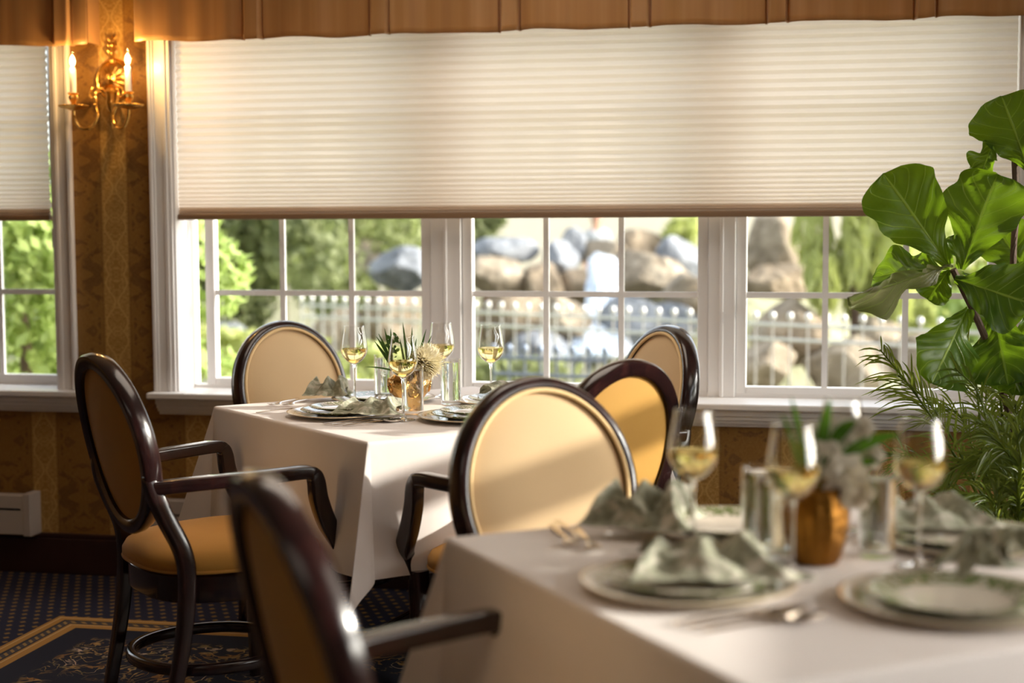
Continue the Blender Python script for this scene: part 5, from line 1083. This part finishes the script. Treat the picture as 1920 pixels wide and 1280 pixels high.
# ---------------------------------------------------------------- areca palm
def palm():
    base = W(1850, 1200, 4.02); base.z = 0
    t = thing('areca_palm', 'feathery areca palm with fine arching fronds at the lower right edge', 'plant', base)
    m = MB(); m.lathe([(0, 0), (.12, 0), (.15, .26), (.16, .27), (.145, .27), (.135, .24), (0, .24)], 40); m.obj('pot', M['pot'], t)
    m = MB(); m.lathe([(0, .235), (.134, .245), (0, .25)], 32); m.obj('soil', M['soil'], t)
    rnd = random.Random(21)
    def frond(pts, ll, nl, seed, start=.35, wd=.0042, droop=.5):
        r_ = random.Random(seed); P = spline([tuple(Vector(p)-base) for p in pts], 10); n = len(P); m = MB()
        m.tube([tuple(p) for p in P], [.0045*(1-.8*i/n)+.0008 for i in range(n)], 6)
        view = (Vector((0, 0, 1.3))-base).normalized()
        for k in range(nl):
            q = start+(1-start)*k/(nl-1); i = min(n-2, int(q*(n-1))); p = P[i]; tg = (P[i+1]-P[i]).normalized()
            side = tg.cross(view+Vector((r_.uniform(-.5, .5), r_.uniform(-.5, .5), r_.uniform(-.3, .3)))).normalized()
            for sg in (-1, 1):
                L = ll*(.45+.55*math.sin(PI*min(1, .15+.85*(q-start)/(1-start))))*r_.uniform(.8, 1.15)
                d = (tg*.9+side*sg*r_.uniform(.25, .75)+view*r_.uniform(-.35, .35)).normalized()
                e = p+d*L+Vector((0, 0, -L*droop*r_.uniform(.3, 1.1)))
                blade(m, p, e, wd*r_.uniform(.8, 1.2), (0, 0, L*.22), 4, Vector((r_.uniform(-.5, .5), -1, r_.uniform(0, .8))))
        m.obj('frond', M['palmleaf'], t, angle=None)
    b0 = (1850, 1090, 4.12)
    F_ = [([(1858, 990, 4.1), (1770, 820, 4.05), (1710, 730, 4.05), (1650, 655, 4.1)], .16, 22),
          ([(1865, 990, 4.12), (1800, 850, 4.15), (1745, 760, 4.15), (1680, 700, 4.2)], .15, 22),
          ([(1850, 1000, 4.1), (1840, 820, 4.1), (1825, 690, 4.1), (1800, 640, 4.1)], .13, 18),
          ([(1870, 1000, 4.08), (1860, 850, 4.0), (1835, 740, 4.0), (1790, 690, 4.0)], .14, 20),
          ([(1880, 1000, 4.2), (1880, 820, 4.2), (1870, 720, 4.2), (1830, 660, 4.15)], .13, 20),
          ([(1890, 1000, 4.1), (1910, 850, 4.1), (1920, 740, 4.1), (1900, 690, 4.1)], .14, 20),
          ([(1870, 1000, 4.3), (1830, 860, 4.35), (1800, 780, 4.4), (1760, 760, 4.4)], .14, 20),
          ([(1860, 1000, 4.25), (1800, 930, 4.3), (1740, 870, 4.35), (1690, 860, 4.4)], .13, 20),
          ([(1880, 1020, 4.35), (1760, 930, 4.5), (1690, 860, 4.6), (1635, 845, 4.65)], .12, 18),
          ([(1900, 1000, 4.0), (1900, 900, 3.95), (1880, 820, 3.95), (1830, 790, 3.95)], .13, 20),
          ([(1910, 1000, 4.1), (1930, 880, 4.1), (1935, 800, 4.1), (1960, 720, 4.1)], .14, 20),
          ([(1900, 1000, 4.0), (1910, 930, 3.9), (1890, 850, 3.9), (1850, 840, 3.85)], .13, 20),
          ([(1890, 1010, 4.05), (1870, 930, 4.0), (1830, 870, 4.0), (1780, 880, 4.0)], .12, 20),
          ([(1890, 1000, 4.2), (1870, 880, 4.25), (1850, 790, 4.3), (1850, 700, 4.3)], .15, 22),
          ([(1890, 1000, 4.2), (1900, 860, 4.3), (1890, 760, 4.35), (1870, 690, 4.35)], .15, 22),
          ([(1910, 1020, 4.2), (1950, 920, 4.2), (1960, 850, 4.2), (1940, 790, 4.2)], .15, 20),
          ([(1880, 1030, 4.2), (1840, 960, 4.2), (1800, 930, 4.2), (1760, 930, 4.2)], .12, 18),
          ([(1900, 1040, 4.0), (1880, 980, 3.95), (1850, 930, 3.9), (1810, 930, 3.9)], .12, 18)]
    for i, (pts, ll, nl) in enumerate(F_):
        P = [tuple(W(*p)) for p in pts]; c = W(1865+((i*37) % 40)-20, 1130, 4.12+((i*13) % 10)*.012)
        frond([tuple(c*.5+Vector((base.x, base.y, .24))*.5)]+P, ll, nl, i+1, .40, .0027, .60)
    for i in range(14):
        x0, y0, d0 = rnd.uniform(1830, 1960), rnd.uniform(800, 960), rnd.uniform(3.85, 4.4); dx = rnd.uniform(-70, 60)
        P = [tuple(W(1880+rnd.uniform(-20, 50), 1040, 4.1)), tuple(W(x0+20, y0+60, d0)), tuple(W(x0+dx*.4, y0-10, d0)), tuple(W(x0+dx, y0-rnd.uniform(-10, 50), d0))]
        frond([(base.x, base.y, .3)]+P, rnd.uniform(.09, .13), 20, 50+i, .45, .0028, .55)
palm()

# ---------------------------------------------------------------- outdoors
def m_rock(name, a, b, c):
    N = NT(name); v = N.obj(); n1 = N.noise(v, 2.2, 5, .6, .4); n2 = N.noise(v, 9, 4)
    cc = N.ramp(n1, [(.32, a), (.5, b), (.68, c)]); cc = N.mixc(.35, cc, N.ramp(n2, [(.35, tuple(x*.5 for x in b)), (.65, tuple(min(1, x*1.4) for x in c))]))
    return N.end(N.bsdf(cc, .85, 0, N.bump(n2, .08, .7)))
M['rock1'] = m_rock('tan boulder', (.12, .09, .055), (.24, .185, .125), (.38, .32, .24))
M['rock2'] = m_rock('blue grey boulder', (.09, .10, .11), (.17, .18, .20), (.30, .31, .33))
M['rock3'] = m_rock('brown boulder', (.10, .07, .04), (.20, .145, .09), (.36, .29, .21))
M['ground'] = m_rock('lawn and gravel', (.13, .15, .06), (.21, .21, .11), (.32, .29, .20))
M['housewall'] = mat('pale stucco', (.74, .66, .52), .9, var=(1.5, .06))
M['roof'] = mat('roof edge', (.3, .22, .18), .8)
def m_water():
    N = NT('falling water'); v = N.obj(); s = N.xyz(v)
    n1 = N.noise(N.comb(N.math('MULTIPLY', s[0], 9), N.math('MULTIPLY', s[1], 9), N.math('MULTIPLY', s[2], 1.2)), 2, 3)
    return N.end(N.bsdf(N.ramp(n1, [(.35, (.45, .55, .68)), (.6, (.80, .85, .92))]), .25))
M['fall'] = m_water()
N = NT('pond water'); M['pond'] = N.end(N.bsdf((.10, .16, .20), .12, 0, N.bump(N.noise(N.obj(), 6, 3), .05)))
def m_fol(name, a, b, tr):
    N = NT(name); v = N.obj(); c = N.mixc(N.noise(v, 3, 3), a, b)
    return N.end(N.mix(.4, N.bsdf(c, .6), N.shader('ShaderNodeBsdfTranslucent', Color=tr)))
M['fol1'] = m_fol('olive green foliage', (.11, .135, .05), (.27, .29, .13), (.26, .31, .11))
M['fol4'] = m_fol('light olive foliage', (.20, .24, .08), (.38, .40, .18), (.36, .42, .14))
M['fol2'] = m_fol('bright green foliage', (.24, .33, .08), (.46, .54, .20), (.50, .64, .18))
M['fol3'] = m_fol('yellow green foliage', (.34, .38, .12), (.52, .54, .22), (.6, .66, .2))
GZ = -.55
def gfun(a, b):
    x, y = -16+30*a, 5.4+45*b
    u = (y-.2*x-14.6)/1.6; k = math.exp(-((x+1.9)/2.3)**4)
    h = k*1.05/(1+math.exp(-u*2.6))*(1-.5/(1+math.exp(-(y-.2*x-22))))
    return (x, y, GZ+.25*noise.noise(Vector((a*6, b*9, 0)))*min(1, b*6)+max(0, b-.25)*1.0+h+.10*k*noise.noise(Vector((x*1.6, y*1.6, 3))))
g = MB(); g.grid(gfun, 150, 220)
struct('trim_1', g, M['ground'], smooth=True); bpy.data.objects['trim_1']['label'] = 'garden ground of lawn and gravel outside the windows'
bpy.data.objects['trim_1'].name = 'ground'
def boulder(px, py, D, rx, rz, seed, mt, label, ry=None, rest=True):
    rnd = random.Random(seed); import bmesh
    bm = bmesh.new(); bmesh.ops.create_icosphere(bm, subdivisions=4, radius=1)
    planes = [(Vector((rnd.gauss(0, 1), rnd.gauss(0, 1), rnd.gauss(0, 1))).normalized(), rnd.uniform(.62, .9)) for _ in range(13)]
    for v in bm.verts:
        p = v.co*(1+.15*noise.noise(v.co*1.5+Vector((seed, 0, 0))))
        for n_, d_ in planes:
            k = p.dot(n_)
            if k > d_: p = p-n_*(k-d_)*.9
        p = p*(1+.03*noise.noise(v.co*6+Vector((seed, 2, 0))))
        v.co = Vector((p.x*rx, p.y*(ry or rx*.8), p.z*rz))
    me = bpy.data.meshes.new('boulder'); bm.to_mesh(me); bm.free(); me.materials.append(M[mt])
    me.polygons.foreach_set('use_smooth', [True]*len(me.polygons)); me.set_sharp_from_angle(angle=.5)
    o = bpy.data.objects.new('boulder', me); col.objects.link(o); o.location = W(px, py, D); o.rotation_euler = (0, 0, rnd.uniform(0, 6))
    return tag(o, label, 'rock', 'garden rocks beyond the fence')
BR = [(945, 470, 16.5, .48, .20, 'rock2', 'flat blue-grey slab rock at the upper left of the middle window'),
      (930, 520, 16, .48, .24, 'rock1', 'tan block of rock under the flat slab in the middle window'),
      (1010, 535, 16, .36, .26, 'rock3', 'brown rock left of the middle muntin at rail height'),
      (1052, 500, 16.4, .30, .28, 'rock2', 'blue-grey rock just right of the middle window first muntin'),
      (1075, 462, 17, .22, .22, 'rock2', 'small upright grey rock on top of the pile left of the figure'),
      (1130, 478, 17, .42, .20, 'rock1', 'broad pale capstone above the waterfall'),
      (1195, 462, 17, .34, .20, 'rock3', 'dark brown rock at the top right of the waterfall'),
      (1215, 515, 16.2, .48, .34, 'rock1', 'large rounded tan boulder right of the waterfall'),
      (1270, 500, 16.6, .36, .34, 'rock2', 'grey boulder at the right end of the rock pile'),
      (1090, 540, 16.2, .30, .30, 'rock3', 'brown rock left of the falling water'),
      (1285, 560, 15.5, .36, .30, 'rock1', 'tan rock at the right edge of the middle window'),
      (1050, 610, 15, .40, .30, 'rock1', 'tan boulder below the fence rail in the middle window'),
      (960, 610, 15, .48, .34, 'rock3', 'brown boulder low in the middle window left half'),
      (1180, 610, 15, .40, .30, 'rock2', 'grey boulder at the foot of the waterfall'),
      (1250, 620, 15, .38, .30, 'rock2', 'pale grey boulder behind the rear chair'),
      (1010, 665, 14.6, .50, .26, 'rock2', 'bluish boulder at the pond edge'),
      (760, 505, 16, .46, .24, 'rock2', 'grey-green boulder in the left window right panes'),
      (700, 480, 17, .30, .22, 'rock1', 'small pale rock above the boulder in the left window'),
      (735, 600, 14.5, .42, .30, 'rock3', 'brown rock behind the palm leaves in the left window'),
      (640, 620, 14.5, .34, .24, 'rock1', 'tan rock behind the fence in the left window'),
      (430, 625, 14, .22, .14, 'rock2', 'grey stone left of the window chair in the left window'),
      (1450, 470, 15, .34, .40, 'rock1', 'bright sunlit rock at the left of the right window'),
      (1450, 530, 14.6, .42, .22, 'rock3', 'shaded brown ledge in the right window'),
      (1480, 620, 13.6, .44, .32, 'rock3', 'dark rounded boulder behind the fence in the right window'),
      (1430, 690, 13, .36, .28, 'rock1', 'pale stone low in the right window left pane'),
      (1590, 690, 13, .44, .30, 'rock1', 'pale sunlit stone low in the right window middle pane'),
      (1660, 650, 13.4, .36, .30, 'rock1', 'sunlit stone left of the fig leaves'),
      (1740, 690, 13, .40, .30, 'rock1', 'sunlit stone behind the palm tips')]
for i, (px, py, D, rx, rz, mt_, lab) in enumerate(BR): boulder(px, py, D, rx, rz, 31+i, mt_, lab)
wf = MB()
pts_w = [(1120, 478, 15.9), (1125, 510, 15.6), (1130, 550, 15.4), (1132, 600, 15.1), (1120, 640, 14.7), (1115, 665, 14.4)]
c_ = [W(*p) for p in pts_w]; sp = spline([tuple(v) for v in c_], 8); R_ = Vector((math.cos(CW), math.sin(CW), 0))
def wfn(a, b):
    p = sp[int(a*(len(sp)-1))]; w_ = (.20+.22*math.sin(min(1, a*2.5)*PI/2)-.18*math.sin(a*PI)**4+.25*a*a)*(1 if a > .03 else .5)
    return p+R_*((b-.5)*w_+.05*math.sin(a*9)+.03*noise.noise(Vector((a*8, 0, 3))))+Vector((0, -.10*math.sin(b*PI)+.09*noise.noise(Vector((b*6, a*6, 0))), .04*noise.noise(Vector((b*5, a*3, 7)))))
wf.grid(wfn, len(sp), 22)
o = wf.obj('waterfall', M['fall'], None, angle=None, solid=.04); tag(o, 'white waterfall running down the garden rocks in the middle window', 'waterfall')
pd = MB(); pc = W(1060, 700, 13.6); pd.lathe([(0, 0), (1.5, 0), (1.55, -.05), (0, -.06)], 48, (0, 0, 0)); o = pd.obj('pond', M['pond'], None, loc=(pc.x, pc.y, GZ+.30)); o.scale = (1, .7, 1); tag(o, 'small dark pond at the foot of the waterfall behind the fence', 'pond')

def fence(p0, p1, ztop, zbot, n, m_, label, ball=.022):
    p0, p1 = Vector(p0), Vector(p1); c = (p0+p1)/2; t = thing('picket_fence', label, 'fence', (c.x, c.y, zbot)); d = p1-p0; H = ztop-zbot
    for z in (H-.06, H-.16, .12):
        m = MB(); a = p0-c; b = p1-c; m.sweep([(a.x, a.y, z), (b.x, b.y, z)], rrect(.018, .022, .004)); m.obj('rail', m_, t)
    mm = MB(); mm.sweep([(0, 0, 0), (0, 0, H-.02)], rrect(.013, .013, .002), (0, 1, 0)); mm.lathe([(0, H-.03), (ball*.8, H-.02), (ball, H), (ball*.8, H+.02), (0, H+.03)], 12)
    pk = mm.obj('picket', m_, t)
    for k in range(n):
        q = p0+d*(k/(n-1))-c; o = pk if k == 0 else pk.copy()
        if k: col.objects.link(o); o.parent = t
        o.location = (q.x, q.y, 0)
fa = W(565, 562, 13); fb = W(1960, 590, 9.0)
fence((fa.x, fa.y), (fb.x, fb.y), .69, GZ-.02, 50, M['fence'], 'long metal picket fence with ball finials crossing the garden behind the windows')
fa = W(925, 655, 9.3); fb = W(1135, 668, 9.0)
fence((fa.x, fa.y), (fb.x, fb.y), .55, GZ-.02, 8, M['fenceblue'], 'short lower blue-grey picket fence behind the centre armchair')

def foliage(name, px, py, D, R3, mt, label, cat, n=5000, ls=.05, seed=1, trunk=True, flat=False):
    c = W(px, py, D); rnd = random.Random(seed); gz = GZ-.05
    t = thing(name, label, cat, (c.x, c.y, gz), 0, 'garden greenery'); cz = c.z-gz; m = MB()
    cl_ = [(Vector((rnd.gauss(0, .5)*R3[0], rnd.gauss(0, .5)*R3[1], cz+rnd.uniform(-.75, .8)*R3[2])), rnd.uniform(.25, .5)) for _ in range(26)]
    for k in range(n):
        cc, cr = rnd.choice(cl_); d = Vector((rnd.gauss(0, 1), rnd.gauss(0, 1), rnd.gauss(0, 1))).normalized()
        p = cc+Vector((d.x*R3[0], d.y*R3[1], d.z*R3[2]))*cr*rnd.uniform(.7, 1)**.5
        if p.z < .02: p.z = abs(p.z)+.02
        a = Vector((rnd.gauss(0, 1), rnd.gauss(0, 1), rnd.gauss(0, 1))).normalized(); b = a.cross(d+Vector((.1, .2, .3))).normalized(); s = ls*rnd.uniform(.6, 1.4)
        if flat: a = Vector((rnd.gauss(0, .25), rnd.gauss(0, .25), -1)).normalized(); b = a.cross(Vector((rnd.gauss(0, 1), rnd.gauss(0, 1), 0))).normalized()*.35; s *= 1.8
        i = len(m.v); m.v += [tuple(p-a*s), tuple(p+b*s*.5), tuple(p+a*s), tuple(p-b*s*.5)]; m.f.append((i, i+1, i+2, i+3))
    m.obj('crown', M[mt], t, smooth=False)
    if trunk:
        m = MB(); m.tube([(0, 0, 0), (.03, .02, cz*.5), (0, 0, cz)], [.07, .05, .03], 8); m.obj('trunk', M['bark'], t)
foliage('shrub', 40, 560, 9.0, (1.1, .7, .95), 'fol2', 'bright green leafy shrub filling the far left window', 'shrub', 9000, .05, 1)
foliage('shrub', -190, 500, 11.5, (1.2, .7, 1.2), 'fol2', 'second bright shrub behind the far left window', 'shrub', 6000, .06, 2)
foliage('tree', 450, 470, 15.0, (.9, .6, .9), 'fol1', 'mid green tree behind the left panes of the long window', 'tree', 8000, .06, 3)
foliage('tree', 610, 480, 17.6, (.95, .6, .8), 'fol4', 'lighter green tree in the second pane of the long window', 'tree', 7000, .06, 4)
foliage('tree', 730, 410, 20.5, (1.1, .6, .6), 'fol1', 'overhanging green tree above the grey boulder', 'tree', 5000, .06, 5)
foliage('tree', 530, 350, 25, (2.3, .9, 1.5), 'fol1', 'taller tree behind the left garden shrubs', 'tree', 7000, .08, 6)
foliage('shrub', 430, 660, 13.5, (.8, .5, .22), 'fol3', 'low yellow green groundcover left of the window chair', 'shrub', 2500, .05, 7, False)
foliage('shrub', 640, 695, 11.3, (.7, .4, .18), 'fol3', 'low bright groundcover behind the far wine glasses', 'shrub', 2500, .05, 8, False)
foliage('shrub', 905, 430, 18, (.25, .2, .35), 'fol1', 'small green shrub at the top left of the middle window', 'shrub', 1200, .05, 9)
foliage('shrub', 1290, 450, 17, (.22, .2, .3), 'fol3', 'small yellow green shrub at the right end of the rocks', 'shrub', 900, .05, 10)
foliage('willow_tree', 1600, 440, 13.5, (.42, .4, .75), 'fol3', 'hanging yellow green willow in the right window', 'tree', 4500, .06, 11, True, True)
foliage('tree', 1750, 520, 15.2, (.55, .4, .7), 'fol3', 'sunny yellow green tree behind the fig leaves', 'tree', 4500, .06, 12)
foliage('shrub', 1900, 600, 12, (.5, .4, .5), 'fol2', 'bright shrub behind the palm at the right edge', 'shrub', 2500, .06, 13)
foliage('shrub', 960, 715, 11.5, (.5, .3, .16), 'fol4', 'low green plants at the fence foot behind the rightmost wine glass', 'shrub', 1500, .04, 14, False)

# house far behind
def house():
    c = W(1250, 430, 32); t = thing('house', 'pale stucco house wall far behind the garden rocks', 'building', (c.x, c.y, GZ), math.radians(8))
    m = MB(); m.box(-9, 9, 0, 6, 0, 6.0); m.obj('wall', M['housewall'], t, smooth=False)
    m = MB(); m.add([(-9.4, -.4, 6), (9.4, -.4, 6), (9.4, 6.4, 6), (-9.4, 6.4, 6), (-9.4, 3, 8), (9.4, 3, 8)], [(0, 1, 5, 4), (2, 3, 4, 5), (0, 4, 3), (1, 2, 5), (3, 2, 1, 0)]); m.obj('roof', M['roof'], t, smooth=False)
house()
# person behind the rocks
def person():
    c = W(1118, 410, 24.0); gz = .0; H = 1.52
    t = thing('person', 'blurred person in a grey top standing behind the garden rocks, head near the shade rail', 'person', (c.x, c.y, c.z-1.62), .3)
    def skin(name, vs, es, rs, m_, parent, sub=2):
        me = bpy.data.meshes.new(name); me.from_pydata(vs, es, []); me.materials.append(m_); o = bpy.data.objects.new(name, me); col.objects.link(o); o.parent = parent
        md = o.modifiers.new('skin', 'SKIN'); md.use_smooth_shade = True
        for i, r in enumerate(rs): me.skin_vertices[0].data[i].radius = r if isinstance(r, tuple) else (r, r)
        me.skin_vertices[0].data[0].use_root = True
        s = o.modifiers.new('s', 'SUBSURF'); s.levels = s.render_levels = sub; return o
    vs = [(0,0,.95),(0,0,1.12),(0,0,1.32),(0,0,1.42),(0,-.01,1.50),(0,-.015,1.58),(0,-.01,1.68),(-.17,0,1.38),(-.22,.01,1.12),(-.20,-.08,.90),(-.19,-.12,.82),(.17,0,1.38),(.22,.01,1.12),(.20,-.08,.90),(.19,-.12,.82),(-.09,0,.86),(-.10,-.01,.48),(-.10,.02,.08),(-.10,-.10,.04),(.09,0,.86),(.10,-.01,.48),(.10,.02,.08),(.10,-.10,.04)]
    es = [(0,1),(1,2),(2,3),(3,4),(4,5),(5,6),(3,7),(7,8),(8,9),(9,10),(3,11),(11,12),(12,13),(13,14),(0,15),(15,16),(16,17),(17,18),(0,19),(19,20),(20,21),(21,22)]
    rs = [(.15,.10),(.13,.09),(.16,.10),(.09,.07),.05,(.072,.085),(.065,.08),.06,.042,.035,.028,.06,.042,.035,.028,.085,.058,.04,.03,.085,.058,.04,.03]
    body = skin('body', vs, es, rs, mat('skin tone', (.42, .22, .14), .6), t)
    sv = [vs[i] for i in (0,1,2,3,7,8,11,12)]; se = [(0,1),(1,2),(2,3),(3,4),(4,5),(3,6),(6,7)]
    skin('shirt', sv, se, [(.165,.115),(.145,.105),(.175,.115),(.095,.08),.07,.055,.07,.055], mat('grey knit shirt', (.42, .43, .45), .8), t)
    m = MB(); m.lathe([(0, .105), (.05, .095), (.083, .05), (.088, 0), (.080, -.04)], 24, (0, .012, 1.62)); o = m.obj('hair', mat('auburn hair', (.20, .07, .035), .6), t)
    m = MB(); m.lathe([(0, -.02), (.012, -.01), (.01, .01), (0, .025)], 10, (0, -.10, 1.60)); m.obj('nose', body.data.materials[0], body)
    for sx in (-1, 1):
        m = MB(); m.lathe([(0, -.009), (.009, 0), (0, .009)], 8, (sx*.032, -.088, 1.625)); m.obj('eye', M['trimwhite'], body)
person()
